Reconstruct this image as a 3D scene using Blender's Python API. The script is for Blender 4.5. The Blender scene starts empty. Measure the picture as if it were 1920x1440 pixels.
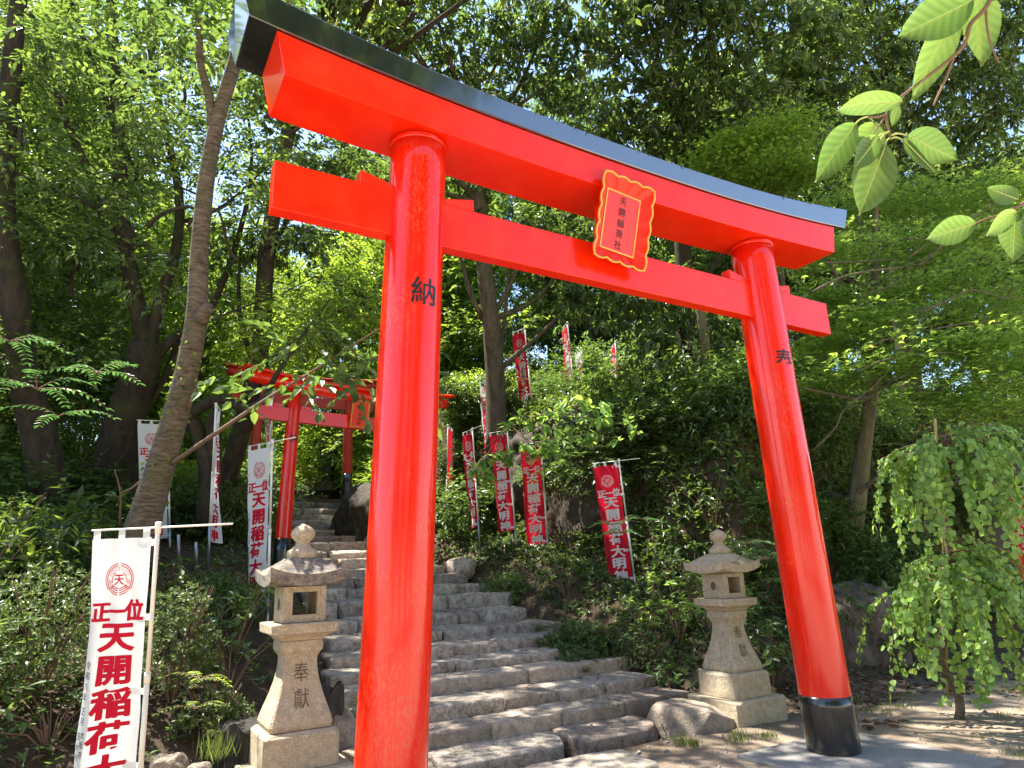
import bpy, bmesh, math, random
import numpy as np
from mathutils import Vector, Matrix

# ------------------------------------------------------------------ camera, sky, sun, exposure
SC = bpy.context.scene
COL = SC.collection
RNG = np.random.default_rng(7)
random.seed(7)
CAM = np.array([-3.4306, -3.9827, 1.55]); FPX = 1271.28
R_ = np.array([0.86092217, -0.50764716, -0.03327732])
U_ = np.array([-0.10580247, -0.24264483, 0.96432843])
F_ = np.array([0.49761316, 0.8266909, 0.26260864])
def at(px, py, d):
    """world point seen at photo pixel (px, py), d metres ahead of the camera"""
    return CAM + d*(F_ + R_*((px-960)/FPX) - U_*((py-720)/FPX))
cd = bpy.data.cameras.new('camera'); co = bpy.data.objects.new('camera', cd); COL.objects.link(co)
cd.sensor_fit = 'HORIZONTAL'; cd.sensor_width = 36; cd.lens = 36*FPX/1920
cd.clip_start = 0.05; cd.clip_end = 1000
co.matrix_world = Matrix(((R_[0], U_[0], -F_[0], CAM[0]), (R_[1], U_[1], -F_[1], CAM[1]), (R_[2], U_[2], -F_[2], CAM[2]), (0, 0, 0, 1)))
SC.camera = co

SUN = np.array([-0.30, 0.36, 0.88]); SUN /= np.linalg.norm(SUN)
w = bpy.data.worlds.new('World'); SC.world = w; w.use_nodes = True
nt = w.node_tree; bg = nt.nodes['Background']
sky = nt.nodes.new('ShaderNodeTexSky'); sky.sky_type = 'NISHITA'; sky.sun_disc = False
sky.sun_elevation = math.asin(SUN[2]); sky.sun_rotation = math.atan2(SUN[0], SUN[1])
sky.air_density = 1.0; sky.dust_density = 0.6; sky.ozone_density = 1.5
nt.links.new(sky.outputs[0], bg.inputs[0]); bg.inputs[1].default_value = 0.145
sl = bpy.data.lights.new('sun', 'SUN'); sl.energy = 5.0; sl.angle = math.radians(0.55); sl.color = (1, 0.95, 0.86)
so = bpy.data.objects.new('sun', sl); COL.objects.link(so)
so.rotation_euler = Vector(SUN).to_track_quat('Z', 'Y').to_euler(); so.location = (-6, 8, 20)
vs = SC.view_settings
SC.display_settings.display_device = 'sRGB'
vs.view_transform = 'Standard'; vs.look = 'None'; vs.gamma = 1; vs.exposure = 1.75
cy = SC.cycles
cy.max_bounces = 8; cy.diffuse_bounces = 4; cy.glossy_bounces = 3; cy.transmission_bounces = 5; cy.transparent_max_bounces = 6
cy.use_denoising = True; cy.denoising_input_passes = 'RGB_ALBEDO_NORMAL'; cy.use_adaptive_sampling = False; cy.sample_clamp_indirect = 8; cy.caustics_reflective = False; cy.caustics_refractive = False

# ------------------------------------------------------------------ helpers
def tag(o, label=None, cat=None, group=None, kind=None):
    if label: o['label'] = label
    if cat: o['category'] = cat
    if group: o['group'] = group
    if kind: o['kind'] = kind
    return o
def thing(name, label, cat, loc=(0, 0, 0), rz=0, group=None):
    o = bpy.data.objects.new(name, None); COL.objects.link(o)
    o.location = tuple(float(v) for v in loc); o.rotation_euler = (0, 0, rz); o.empty_display_size = 0.2
    return tag(o, label, cat, group)
def copy_tree(o, parent=None):
    c = o.copy(); COL.objects.link(c)
    if parent: c.parent = parent
    for ch in o.children: copy_tree(ch, c)
    return c
def nrm(v):
    v = np.asarray(v, float); return v/np.maximum(np.linalg.norm(v, axis=-1, keepdims=True), 1e-9)
def ss(a, b, x):
    t = np.clip((x-a)/(b-a), 0, 1); return t*t*(3-2*t)
def vnoise(P, seed=0):
    P = np.asarray(P, float); I = np.floor(P).astype(np.int64); Fr = P-I; Fr = Fr*Fr*(3-2*Fr); out = np.zeros(P.shape[:-1])
    for dx in (0, 1):
        for dy in (0, 1):
            for dz in (0, 1):
                h = (I[..., 0]+dx)*374761393+(I[..., 1]+dy)*668265263+(I[..., 2]+dz)*2147483647+seed*1274126177
                h = (h ^ (h >> 13))*1274126177; h = (h ^ (h >> 16)) & 0xffff
                wgt = (Fr[..., 0] if dx else 1-Fr[..., 0])*(Fr[..., 1] if dy else 1-Fr[..., 1])*(Fr[..., 2] if dz else 1-Fr[..., 2])
                out += wgt*h/65535.0
    return out*2-1
def fbm(P, seed=0, o=3):
    P = np.asarray(P, float); s = 0; a = 1; t = 0
    for k in range(o):
        s = s+a*vnoise(P*(2**k), seed+k); t += a; a *= .5
    return s/t

class MB:
    """collects faces and links them as ONE mesh object"""
    def __init__(s): s.v = []; s.q = []; s.t = []; s.qn = []; s.n = 0; s.r = []
    def add(s, v, quads=None, tris=None, ngons=None, rnd=None):
        v = np.asarray(v, float).reshape(-1, 3); s.v.append(v)
        if quads is not None and len(quads): s.q.append(np.asarray(quads, np.int64)+s.n)
        if tris is not None and len(tris): s.t.append(np.asarray(tris, np.int64)+s.n)
        if ngons is not None: s.qn += [[i+s.n for i in f] for f in ngons]
        s.r.append(np.full(len(v), .5) if rnd is None else np.asarray(rnd, float))
        s.n += len(v); return s
    def box(s, x0, x1, y0, y1, z0, z1):
        v = [(x, y, z) for x in (x0, x1) for y in (y0, y1) for z in (z0, z1)]
        return s.add(v, [(0, 1, 3, 2), (4, 6, 7, 5), (0, 4, 5, 1), (2, 3, 7, 6), (0, 2, 6, 4), (1, 5, 7, 3)])
    def tube(s, pts, rad, n=8, cap=True, sm=0, flat=1.0):
        pts = np.asarray(pts, float); rad = np.broadcast_to(np.asarray(rad, float), (len(pts),)).copy()
        if sm: pts, rad = spline(pts, rad, sm)
        m = len(pts); T = np.gradient(pts, axis=0); T = nrm(T)
        ref = np.array([0, 0, 1.]) if abs(T[0][2]) < .9 else np.array([1., 0, 0])
        a = nrm(np.cross(T[0], ref)); fr = []
        for i in range(m):
            a = nrm(a-T[i]*np.dot(a, T[i])); fr.append((a, np.cross(T[i], a)))
        th = np.linspace(0, 2*np.pi, n, endpoint=False)
        V = np.concatenate([pts[i]+rad[i]*(np.cos(th)[:, None]*fr[i][0]+flat*np.sin(th)[:, None]*fr[i][1]) for i in range(m)])
        k = np.arange(n); k2 = (k+1) % n; Q = []
        for i in range(m-1): Q.append(np.stack([i*n+k, i*n+k2, (i+1)*n+k2, (i+1)*n+k], 1))
        ng = [list(range(n))[::-1], list(range((m-1)*n, m*n))] if cap else None
        return s.add(V, np.concatenate(Q), ngons=ng)
    def loft(s, rings, cap=True):
        n = len(rings[0]); V = np.concatenate([np.asarray(r, float) for r in rings]); k = np.arange(n); k2 = (k+1) % n
        Q = [np.stack([i*n+k, i*n+k2, (i+1)*n+k2, (i+1)*n+k], 1) for i in range(len(rings)-1)]
        ng = [list(range(n))[::-1], list(range((len(rings)-1)*n, len(rings)*n))] if cap else None
        return s.add(V, np.concatenate(Q), ngons=ng)
    def build(s, name, mat, parent=None, smooth=False, bevel=0, off=(0, 0, 0), attr=False, seg=2):
        me = bpy.data.meshes.new(name); V = np.concatenate(s.v)-np.asarray(off, float)
        polys = []; 
        q = np.concatenate(s.q) if s.q else np.zeros((0, 4), np.int64); t = np.concatenate(s.t) if s.t else np.zeros((0, 3), np.int64)
        ngl = np.array([i for f in s.qn for i in f], np.int64); ngc = np.array([len(f) for f in s.qn], np.int64)
        loops = np.concatenate([q.ravel(), t.ravel(), ngl]).astype(np.int32)
        cnt = np.concatenate([np.full(len(q), 4), np.full(len(t), 3), ngc]).astype(np.int32)
        me.vertices.add(len(V)); me.vertices.foreach_set('co', V.astype(np.float32).ravel())
        me.loops.add(len(loops)); me.loops.foreach_set('vertex_index', loops)
        me.polygons.add(len(cnt)); st = np.concatenate([[0], np.cumsum(cnt)[:-1]]).astype(np.int32)
        me.polygons.foreach_set('loop_start', st)
        me.polygons.foreach_set('use_smooth', np.full(len(cnt), smooth))
        if attr:
            a = me.attributes.new('rnd', 'FLOAT', 'POINT'); a.data.foreach_set('value', np.concatenate(s.r).astype(np.float32))
        me.update(calc_edges=True); me.validate()
        o = bpy.data.objects.new(name, me); COL.objects.link(o)
        if mat: me.materials.append(mat)
        if parent: o.parent = parent
        if bevel:
            b = o.modifiers.new('bevel', 'BEVEL'); b.width = bevel; b.segments = seg; b.limit_method = 'ANGLE'; b.angle_limit = math.radians(40)
        return o
def spline(pts, rad, k):
    pts = np.asarray(pts, float); n = len(pts); P = np.vstack([2*pts[0]-pts[1], pts, 2*pts[-1]-pts[-2]]); o = []; r = []
    for i in range(n-1):
        p0, p1, p2, p3 = P[i:i+4]
        for j in range(k):
            t = j/k; o.append(.5*((2*p1)+(-p0+p2)*t+(2*p0-5*p1+4*p2-p3)*t*t+(-p0+3*p1-3*p2+p3)*t**3)); r.append(rad[i]*(1-t)+rad[i+1]*t)
    o.append(pts[-1]); r.append(rad[-1]); return np.array(o), np.array(r)

# ------------------------------------------------------------------ materials
class NG:
    def __init__(s, name):
        s.m = bpy.data.materials.new(name); s.m.use_nodes = True; s.t = s.m.node_tree; s.b = s.t.nodes['Principled BSDF']; s.o = s.t.nodes['Material Output']
        s.tc = s.t.nodes.new('ShaderNodeTexCoord')
    def n(s, ty, **kw):
        nd = s.t.nodes.new(ty)
        for k, v in kw.items():
            if k in nd.inputs: nd.inputs[k].default_value = v
            else: setattr(nd, k, v)
        return nd
    def l(s, a, b): s.t.links.new(a, b)
    def noise(s, scale, stretch=(1, 1, 1), detail=4, rough=.55, coord='Object'):
        mp = s.n('ShaderNodeMapping'); mp.inputs['Scale'].default_value = stretch; s.l(s.tc.outputs[coord], mp.inputs[0])
        nz = s.n('ShaderNodeTexNoise', Scale=scale, Detail=detail, Roughness=rough); s.l(mp.outputs[0], nz.inputs['Vector']); return nz.outputs['Fac']
    def ramp(s, fac, stops):
        r = s.n('ShaderNodeValToRGB'); e = r.color_ramp.elements
        while len(e) < len(stops): e.new(.5)
        for i, (p, c) in enumerate(stops): e[i].position = p; e[i].color = (*c, 1) if len(c) == 3 else c
        s.l(fac, r.inputs[0]); return r.outputs[0]
    def mix(s, fac, a, b, mode='MIX'):
        m = s.n('ShaderNodeMix', data_type='RGBA', blend_type=mode)
        for sock, v in ((m.inputs[0], fac), (m.inputs[6], a), (m.inputs[7], b)):
            if hasattr(v, 'links'): s.l(v, sock)
            elif isinstance(v, (int, float)): sock.default_value = v
            else: sock.default_value = (*v, 1)
        return m.outputs[2]
    def bump(s, fac, strength=.3, dist=.02):
        b = s.n('ShaderNodeBump', Strength=strength, Distance=dist); s.l(fac, b.inputs['Height']); s.l(b.outputs[0], s.b.inputs['Normal'])
    def col(s, c):
        if hasattr(c, 'links'): s.l(c, s.b.inputs['Base Color'])
        else: s.b.inputs['Base Color'].default_value = (*c, 1)
    def set(s, **kw):
        for k, v in kw.items(): s.b.inputs[k.replace('_', ' ')].default_value = v
        return s
G01 = [(0.35, (0, 0, 0)), (0.7, (1, 1, 1))]

def m_plain(name, c, rough=.6, spec=.5, metal=0):
    g = NG(name); nz = g.noise(9); g.col(g.mix(nz, tuple(x*.82 for x in c), tuple(min(1, x*1.12) for x in c))); g.set(Roughness=rough, Specular_IOR_Level=spec, Metallic=metal); return g.m
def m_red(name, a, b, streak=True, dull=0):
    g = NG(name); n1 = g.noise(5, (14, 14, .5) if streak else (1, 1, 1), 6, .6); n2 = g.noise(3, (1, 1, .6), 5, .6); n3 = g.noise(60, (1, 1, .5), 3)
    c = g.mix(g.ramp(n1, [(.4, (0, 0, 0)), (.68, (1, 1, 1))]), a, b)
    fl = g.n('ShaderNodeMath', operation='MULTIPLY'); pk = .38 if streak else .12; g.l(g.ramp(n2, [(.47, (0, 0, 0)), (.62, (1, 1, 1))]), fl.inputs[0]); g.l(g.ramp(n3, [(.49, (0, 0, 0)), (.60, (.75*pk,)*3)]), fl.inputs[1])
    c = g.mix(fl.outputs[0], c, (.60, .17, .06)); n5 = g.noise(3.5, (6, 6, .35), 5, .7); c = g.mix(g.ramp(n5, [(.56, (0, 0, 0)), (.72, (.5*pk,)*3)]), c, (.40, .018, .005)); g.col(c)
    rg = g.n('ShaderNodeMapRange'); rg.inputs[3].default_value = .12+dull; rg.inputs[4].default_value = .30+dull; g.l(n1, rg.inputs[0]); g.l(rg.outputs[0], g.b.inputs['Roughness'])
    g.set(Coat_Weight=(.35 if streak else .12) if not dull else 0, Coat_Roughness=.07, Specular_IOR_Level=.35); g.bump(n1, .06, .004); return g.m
M = {}
M['red'] = m_red('red_paint', (.78, .010, .002), (.84, .024, .003))
M['redbeam'] = m_red('red_beam_paint', (.82, .016, .002), (.88, .030, .003), False)
M['redshade'] = m_red('shaded_red_paint', (.50, .030, .010), (.42, .05, .02), True, .2)  # darker red with the third gate's shade put into the paint colour
def m_black(name, worn, base=False):
    g = NG(name); n1 = g.noise(4, (3, 3, .6), 6, .65); n2 = g.noise(30, (1, 1, .25), 4)
    c = g.mix(g.ramp(n1, [(.5, (0, 0, 0)), (.75, (1, 1, 1))]), (.010, .011, .012), worn); g.col(g.mix(g.ramp(n2, [(.62, (0, 0, 0)), (.8, (.7, .7, .7))]), c, (.10, .085, .06)))
    rg = g.n('ShaderNodeMapRange'); rg.inputs[3].default_value = .1; rg.inputs[4].default_value = .3; g.l(n1, rg.inputs[0]); g.l(rg.outputs[0], g.b.inputs['Roughness']); g.set(Specular_IOR_Level=1., Coat_Weight=1., Coat_Roughness=.06, Coat_IOR=2.5)
    if base: g.set(Specular_IOR_Level=.5, Coat_Weight=.5, Coat_Roughness=.22, Coat_IOR=1.6)
    g.bump(n2, .05, .004); return g.m
M['black'] = m_black('black_paint', (.02, .024, .026)); M['blackbase'] = m_black('black_base_paint', (.022, .02, .019), True)
M['ink'] = m_plain('black_ink', (.012, .011, .012), .5); M['gold'] = m_plain('gold_paint', (.72, .42, .05), .35)
M['banner_red'] = None
def m_cloth(name, c, tr, f=.35):
    g = NG(name); t = g.n('ShaderNodeBsdfTranslucent'); t.inputs[0].default_value = (*tr, 1); mx = g.n('ShaderNodeMixShader'); mx.inputs[0].default_value = f
    nz = g.noise(5); g.col(g.mix(nz, tuple(x*.9 for x in c), c)); g.set(Roughness=.75, Specular_IOR_Level=.25)
    wv = g.noise(400, (1, 1, 1), 1); g.bump(wv, .05, .002)
    g.l(g.b.outputs[0], mx.inputs[1]); g.l(t.outputs[0], mx.inputs[2]); g.l(mx.outputs[0], g.o.inputs[0]); return g.m
M['cloth_white'] = m_cloth('white_cloth', (.80, .82, .82), (.8, .8, .78)); M['cloth_red'] = m_cloth('red_cloth', (.62, .008, .03), (.7, .01, .03))
M['letter_red'] = m_cloth('red_print', (.66, .006, .035), (.5, .005, .02), .2); M['letter_white'] = m_cloth('white_print', (.80, .78, .76), (.6, .58, .56), .25)
M['letter_black'] = m_plain('black_print', (.02, .02, .025), .8); M['pole'] = m_plain('cream_plastic', (.78, .76, .66), .35); M['steel'] = m_plain('galvanised_steel', (.34, .36, .38), .4, .5, .7)
M['wire'] = m_plain('black_cable', (.01, .01, .01), .6)
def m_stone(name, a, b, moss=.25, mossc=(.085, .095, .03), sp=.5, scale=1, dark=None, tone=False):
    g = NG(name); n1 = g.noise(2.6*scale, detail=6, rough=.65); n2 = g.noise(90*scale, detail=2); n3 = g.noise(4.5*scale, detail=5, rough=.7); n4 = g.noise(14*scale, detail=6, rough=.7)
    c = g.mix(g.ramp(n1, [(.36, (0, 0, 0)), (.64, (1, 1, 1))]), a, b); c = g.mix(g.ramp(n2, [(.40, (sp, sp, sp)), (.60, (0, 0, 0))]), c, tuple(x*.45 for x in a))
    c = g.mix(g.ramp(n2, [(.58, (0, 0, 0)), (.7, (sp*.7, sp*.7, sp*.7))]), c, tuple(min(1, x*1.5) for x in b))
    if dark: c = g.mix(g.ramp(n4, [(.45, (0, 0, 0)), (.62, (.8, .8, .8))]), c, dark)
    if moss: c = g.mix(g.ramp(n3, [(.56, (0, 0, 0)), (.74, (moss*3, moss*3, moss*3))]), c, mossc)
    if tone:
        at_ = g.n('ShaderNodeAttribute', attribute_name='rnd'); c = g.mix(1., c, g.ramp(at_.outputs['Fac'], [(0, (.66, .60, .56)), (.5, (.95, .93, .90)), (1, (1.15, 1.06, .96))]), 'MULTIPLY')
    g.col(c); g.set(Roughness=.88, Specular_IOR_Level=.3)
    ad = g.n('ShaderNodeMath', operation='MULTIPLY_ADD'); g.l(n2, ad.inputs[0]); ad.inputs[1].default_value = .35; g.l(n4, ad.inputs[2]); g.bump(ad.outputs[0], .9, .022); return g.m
M['step'] = m_stone('step_granite', (.48, .41, .34), (.60, .53, .455), .26, dark=(.17, .14, .11), tone=True)
M['slab'] = m_stone('dressed_granite', (.44, .375, .31), (.56, .49, .42), .14, dark=(.24, .195, .155), tone=True)
M['lantern'] = m_stone('lantern_granite', (.52, .42, .28), (.62, .52, .37), .14, (.20, .19, .10), .55, 1.3, (.36, .29, .19))
M['lroof'] = m_stone('weathered_lantern_roof', (.26, .23, .19), (.40, .34, .25), .25, (.06, .055, .05), .5, 1.6, (.09, .08, .08))
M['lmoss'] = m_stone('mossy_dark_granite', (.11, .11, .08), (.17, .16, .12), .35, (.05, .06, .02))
M['boulder'] = m_stone('pale_boulder', (.34, .27, .20), (.43, .35, .27), .12, dark=(.18, .15, .12))
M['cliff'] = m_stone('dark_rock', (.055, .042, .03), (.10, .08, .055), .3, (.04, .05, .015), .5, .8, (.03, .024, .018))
M['outcrop'] = m_stone('brown_rock', (.13, .10, .075), (.21, .165, .12), .2, (.06, .065, .025), .5, .8, (.06, .045, .035))
M['concrete'] = m_stone('concrete', (.27, .25, .225), (.35, .325, .295), 0, sp=.25)
M['carve_shade'] = m_plain('carved_shadow_stone', (.11, .08, .05), .95)
def m_ground():
    g = NG('dry_soil'); sx = g.n('ShaderNodeSeparateXYZ'); g.l(g.tc.outputs['Object'], sx.inputs[0])
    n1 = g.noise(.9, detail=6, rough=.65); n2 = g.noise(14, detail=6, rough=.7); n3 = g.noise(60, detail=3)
    far = g.n('ShaderNodeMapRange'); far.inputs[1].default_value = -1.2; far.inputs[2].default_value = -3.4; g.l(sx.outputs[1], far.inputs[0]); sand = g.mix(n1, (.255, .19, .135), (.33, .26, .19)); sand = g.mix(far.outputs[0], sand, g.mix(n1, (.52, .43, .32), (.62, .53, .41))); sand = g.mix(g.ramp(n2, [(.5, (0, 0, 0)), (.75, (.5, .5, .5))]), sand, (.20, .15, .105))  # sand out of view is lightened to bounce more light forward
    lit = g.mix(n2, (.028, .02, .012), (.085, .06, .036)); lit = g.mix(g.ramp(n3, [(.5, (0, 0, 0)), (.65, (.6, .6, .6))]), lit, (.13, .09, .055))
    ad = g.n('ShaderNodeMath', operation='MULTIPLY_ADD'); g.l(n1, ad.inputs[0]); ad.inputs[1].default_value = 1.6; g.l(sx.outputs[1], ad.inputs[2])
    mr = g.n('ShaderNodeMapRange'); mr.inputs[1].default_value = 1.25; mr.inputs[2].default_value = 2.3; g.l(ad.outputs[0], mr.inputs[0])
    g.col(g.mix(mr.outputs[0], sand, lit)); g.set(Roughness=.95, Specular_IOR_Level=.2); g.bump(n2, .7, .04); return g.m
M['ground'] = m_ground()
def m_bark(name, a, b, moss=.3, band=False, mossc=(.07, .085, .025)):
    g = NG(name); n1 = g.noise(9, (1, 1, .22) if not band else (1.1, 1.1, 4.5), 7, .7); n2 = g.noise(2.2, detail=5, rough=.65); n3 = g.noise(45, (1, 1, .4) if not band else (.5, .5, 2), 3)
    c = g.mix(g.ramp(n1, [(.35, (0, 0, 0)), (.65, (1, 1, 1))]), a, b); c = g.mix(g.ramp(n2, [(.48, (0, 0, 0)), (.66, (moss*2, moss*2, moss*2))]), c, mossc); g.col(c)
    g.set(Roughness=.92, Specular_IOR_Level=.2); ad = g.n('ShaderNodeMath', operation='ADD'); g.l(n1, ad.inputs[0]); g.l(n3, ad.inputs[1]); g.bump(ad.outputs[0], .8 if not band else .5, .03 if not band else .012); return g.m
M['bark'] = m_bark('dark_bark', (.028, .022, .016), (.07, .053, .038)); M['bark2'] = m_bark('grey_brown_bark', (.055, .042, .03), (.15, .115, .08), .35)
M['cherrybark'] = m_bark('cherry_bark', (.045, .035, .027), (.20, .155, .11), .22, True); M['twig'] = m_plain('brown_twig', (.17, .10, .06), .8); M['palebark'] = m_bark('pale_maple_bark', (.085, .07, .045), (.19, .155, .10), .4, mossc=(.08, .11, .03))
M['ivybark'] = m_bark('mossy_bark', (.12, .10, .06), (.2, .17, .10), .5, mossc=(.09, .13, .03)); M['deadwood'] = m_bark('rotten_wood', (.018, .016, .014), (.075, .068, .06), .1); M['bamboo'] = m_plain('bamboo_stake', (.42, .33, .12), .5)
M['cut'] = m_plain('cut_wood', (.40, .27, .15), .85)
def m_leaf(name, c, tr, f=.4, rough=.42, var=.5, spec=.5, vein=False):
    g = NG(name); a = g.n('ShaderNodeAttribute', attribute_name='rnd'); h = g.n('ShaderNodeHueSaturation'); h2 = g.n('ShaderNodeHueSaturation')
    def mr(lo, hi):
        m = g.n('ShaderNodeMapRange'); m.inputs[3].default_value = lo; m.inputs[4].default_value = hi; g.l(a.outputs['Fac'], m.inputs[0]); return m.outputs[0]
    v = mr(1-var, 1+var); hu = mr(.515, .485)
    for k, cc in ((h, c), (h2, tr)): k.inputs['Color'].default_value = (*cc, 1); g.l(v, k.inputs['Value']); g.l(hu, k.inputs['Hue'])
    g.l(h.outputs[0], g.b.inputs['Base Color']); g.set(Roughness=rough, Specular_IOR_Level=spec)
    t = g.n('ShaderNodeBsdfTranslucent'); g.l(h2.outputs[0], t.inputs[0]); mx = g.n('ShaderNodeMixShader'); mx.inputs[0].default_value = f
    g.l(g.b.outputs[0], mx.inputs[1]); g.l(t.outputs[0], mx.inputs[2]); g.l(mx.outputs[0], g.o.inputs[0]); return g.m
M['leaf_dark'] = m_leaf('evergreen_leaves', (.072, .108, .034), (.22, .33, .05), .44, .30, .55, .8)
M['leaf_mid'] = m_leaf('forest_leaves', (.068, .108, .026), (.22, .32, .04), .45, .38, .6, .6)
M['leaf_light'] = m_leaf('sunlit_tone_leaves', (.115, .20, .03), (.44, .60, .05), .5, .5)  # paler leaf tone, sunlit brightness put into the colour
M['leaf_maple'] = m_leaf('maple_leaves', (.125, .215, .05), (.46, .64, .08), .48, .55, .45, .3)
M['leaf_shrub'] = m_leaf('shrub_leaves', (.075, .125, .036), (.21, .34, .05), .35, .4)
M['leaf_azalea'] = m_leaf('azalea_leaves', (.13, .165, .055), (.20, .30, .06), .3, .4, .5)
M['leaf_weep'] = m_leaf('heart_leaves', (.17, .30, .07), (.46, .68, .10), .42, .45, .4)
M['leaf_pin'] = m_leaf('pinnate_leaves', (.050, .115, .045), (.13, .30, .06), .35, .32, .35, .6)
M['leaf_cherry'] = m_leaf('cherry_leaves', (.105, .170, .050), (.20, .34, .055), .42, .40, .42)
M['litter'] = m_leaf('fallen_leaves', (.16, .10, .06), (.12, .07, .03), .1, .7, .6, .3)
M['grass'] = m_leaf('grass_blades', (.11, .15, .04), (.25, .33, .05), .35, .5)

# ------------------------------------------------------------------ leaves (numpy)
def leaf_add(mb, B, A, N, L, W, fold=.12, droop=.12, full=True):
    B = np.asarray(B, float); n = len(B); A = nrm(A); S = nrm(np.cross(A, N)); N = np.cross(S, A)
    L = np.broadcast_to(L, (n,))[:, None]; W = np.broadcast_to(W, (n,))[:, None]; r = RNG.random(n)
    if full:
        V = np.stack([B, B+.32*L*A+.5*W*S+fold*W*N, B+.68*L*A+.40*W*S+fold*W*N-.35*droop*L*N, B+L*A-droop*L*N, B+.68*L*A-.40*W*S+fold*W*N-.35*droop*L*N, B+.32*L*A-.5*W*S+fold*W*N], 1).reshape(-1, 3)
        i = np.arange(n)[:, None]*6; Q = np.concatenate([i+np.array([[0, 1, 2, 3]]), i+np.array([[0, 3, 4, 5]])]); mb.add(V, Q, rnd=np.repeat(r, 6))
    else:
        V = np.stack([B, B+.45*L*A+.5*W*S, B+L*A-droop*L*N, B+.45*L*A-.5*W*S], 1).reshape(-1, 3); i = np.arange(n)[:, None]*4; mb.add(V, i+np.array([[0, 1, 2, 3]]), rnd=np.repeat(r, 4))
def rdir(n): return nrm(RNG.normal(size=(n, 3)))
UP = np.array([0, 0, 1.])
def perp(D):
    a = np.cross(D, UP+np.array([.013, .007, 0])); a = nrm(a); return a, np.cross(D, a)
def whorl(mb, C, D, k, L, asp=.34, spread=1.15, droop=.45, full=True):
    """k leaves radiating from each twig end C along D, hanging a little"""
    C = np.repeat(C, k, 0); D = np.repeat(nrm(D), k, 0); Lc = np.reshape(L, (-1, 1)) if np.ndim(L) else L; n = len(C); a, b = perp(D); th = RNG.random(n)*6.283; el = spread*(.6+.6*RNG.random(n))
    side = np.cos(th)[:, None]*a+np.sin(th)[:, None]*b; A = D*np.cos(el)[:, None]+side*np.sin(el)[:, None]; A[:, 2] -= droop*(.5+RNG.random(n)); A = nrm(A)
    l = L*(.65+.6*RNG.random(n)); B = C+D*(RNG.random(n)[:, None]-.7)*Lc*.7; N = nrm(D*.6+UP*.8-A*0+.3*RNG.normal(size=(n, 3))); leaf_add(mb, B, A, N, l, l*asp, .1, .2, full)
def along(mb, P0, P1, k, L, asp=.5, ang=.95, sag=.1, full=True, hang=.1, up=1.):
    """k alternate leaves down each twig P0 -> P1"""
    m = len(P0); t = (np.arange(k)+.6)/k; t = np.tile(t, m); D = np.repeat(P1-P0, k, 0); ln = np.linalg.norm(D, axis=1, keepdims=True); Dn = D/ln; B = np.repeat(P0, k, 0)+D*t[:, None]; B[:, 2] -= sag*(t**2)*ln[:, 0]
    side = nrm(np.cross(Dn, UP+.02)); sg = np.tile(np.where(np.arange(k) % 2 == 0, 1., -1.), m)[:, None]; n = len(B); an = ang*(.7+.5*RNG.random(n))[:, None]
    A = nrm(Dn*np.cos(an)+side*sg*np.sin(an)+.18*RNG.normal(size=(n, 3))); A[:, 2] -= hang; l = L*(.7+.5*RNG.random(n)); N = nrm(UP*up+.35*RNG.normal(size=(n, 3))); leaf_add(mb, B, A, N, l, l*asp, .1, .15, full)
def palm5(mb, B, N, L):
    """small palmate maple leaves lying roughly flat"""
    n = len(B); az = RNG.random(n)*6.283; a, b = perp(nrm(N))
    for q in (-.9, 0, .9):
        A = np.cos(az+q)[:, None]*a+np.sin(az+q)[:, None]*b; A[:, 2] -= .12; l = L*(.8+.4*RNG.random(n))*(1 if q == 0 else .8); leaf_add(mb, B, A, N, l, l*.36, 0, .1, False)
def ell_pts(c, r, n, shell=.55):
    d = rdir(n); rr = (shell+(1-shell)*RNG.random(n))[:, None]; return np.asarray(c)+d*rr*np.asarray(r), d
DENS = 2.15
def clump(mb, c, r, n, L, kind='whorl', k=7, asp=.34, droop=.45, full=True, tw=None):
    n = int(n*DENS); P, d = ell_pts(c, r, n, .25); D = nrm(d*np.array([1, 1, .7])+np.array([0, 0, .12])+.35*RNG.normal(size=d.shape))
    if kind == 'whorl': whorl(mb, P, D, k, L, asp, 1.15, droop, full)
    elif kind == 'along': D[:, 2] -= .25; along(mb, P, P+nrm(D)*L*k*.36, k, L, asp, full=full)
    elif kind == 'maple':
        a = np.repeat(P, k, 0); off = RNG.normal(size=a.shape)*np.array([.22, .22, .03]); Nn = nrm(UP+.25*RNG.normal(size=a.shape)); palm5(mb, a+off, Nn, L)
    if tw is not None:
        for p in P[:min(len(P), 14)]: tw.tube([np.asarray(c)+.15*(p-np.asarray(c)), .5*(p+np.asarray(c))+RNG.normal(size=3)*.05, p], [.018, .011, .005], 4, False)

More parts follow.
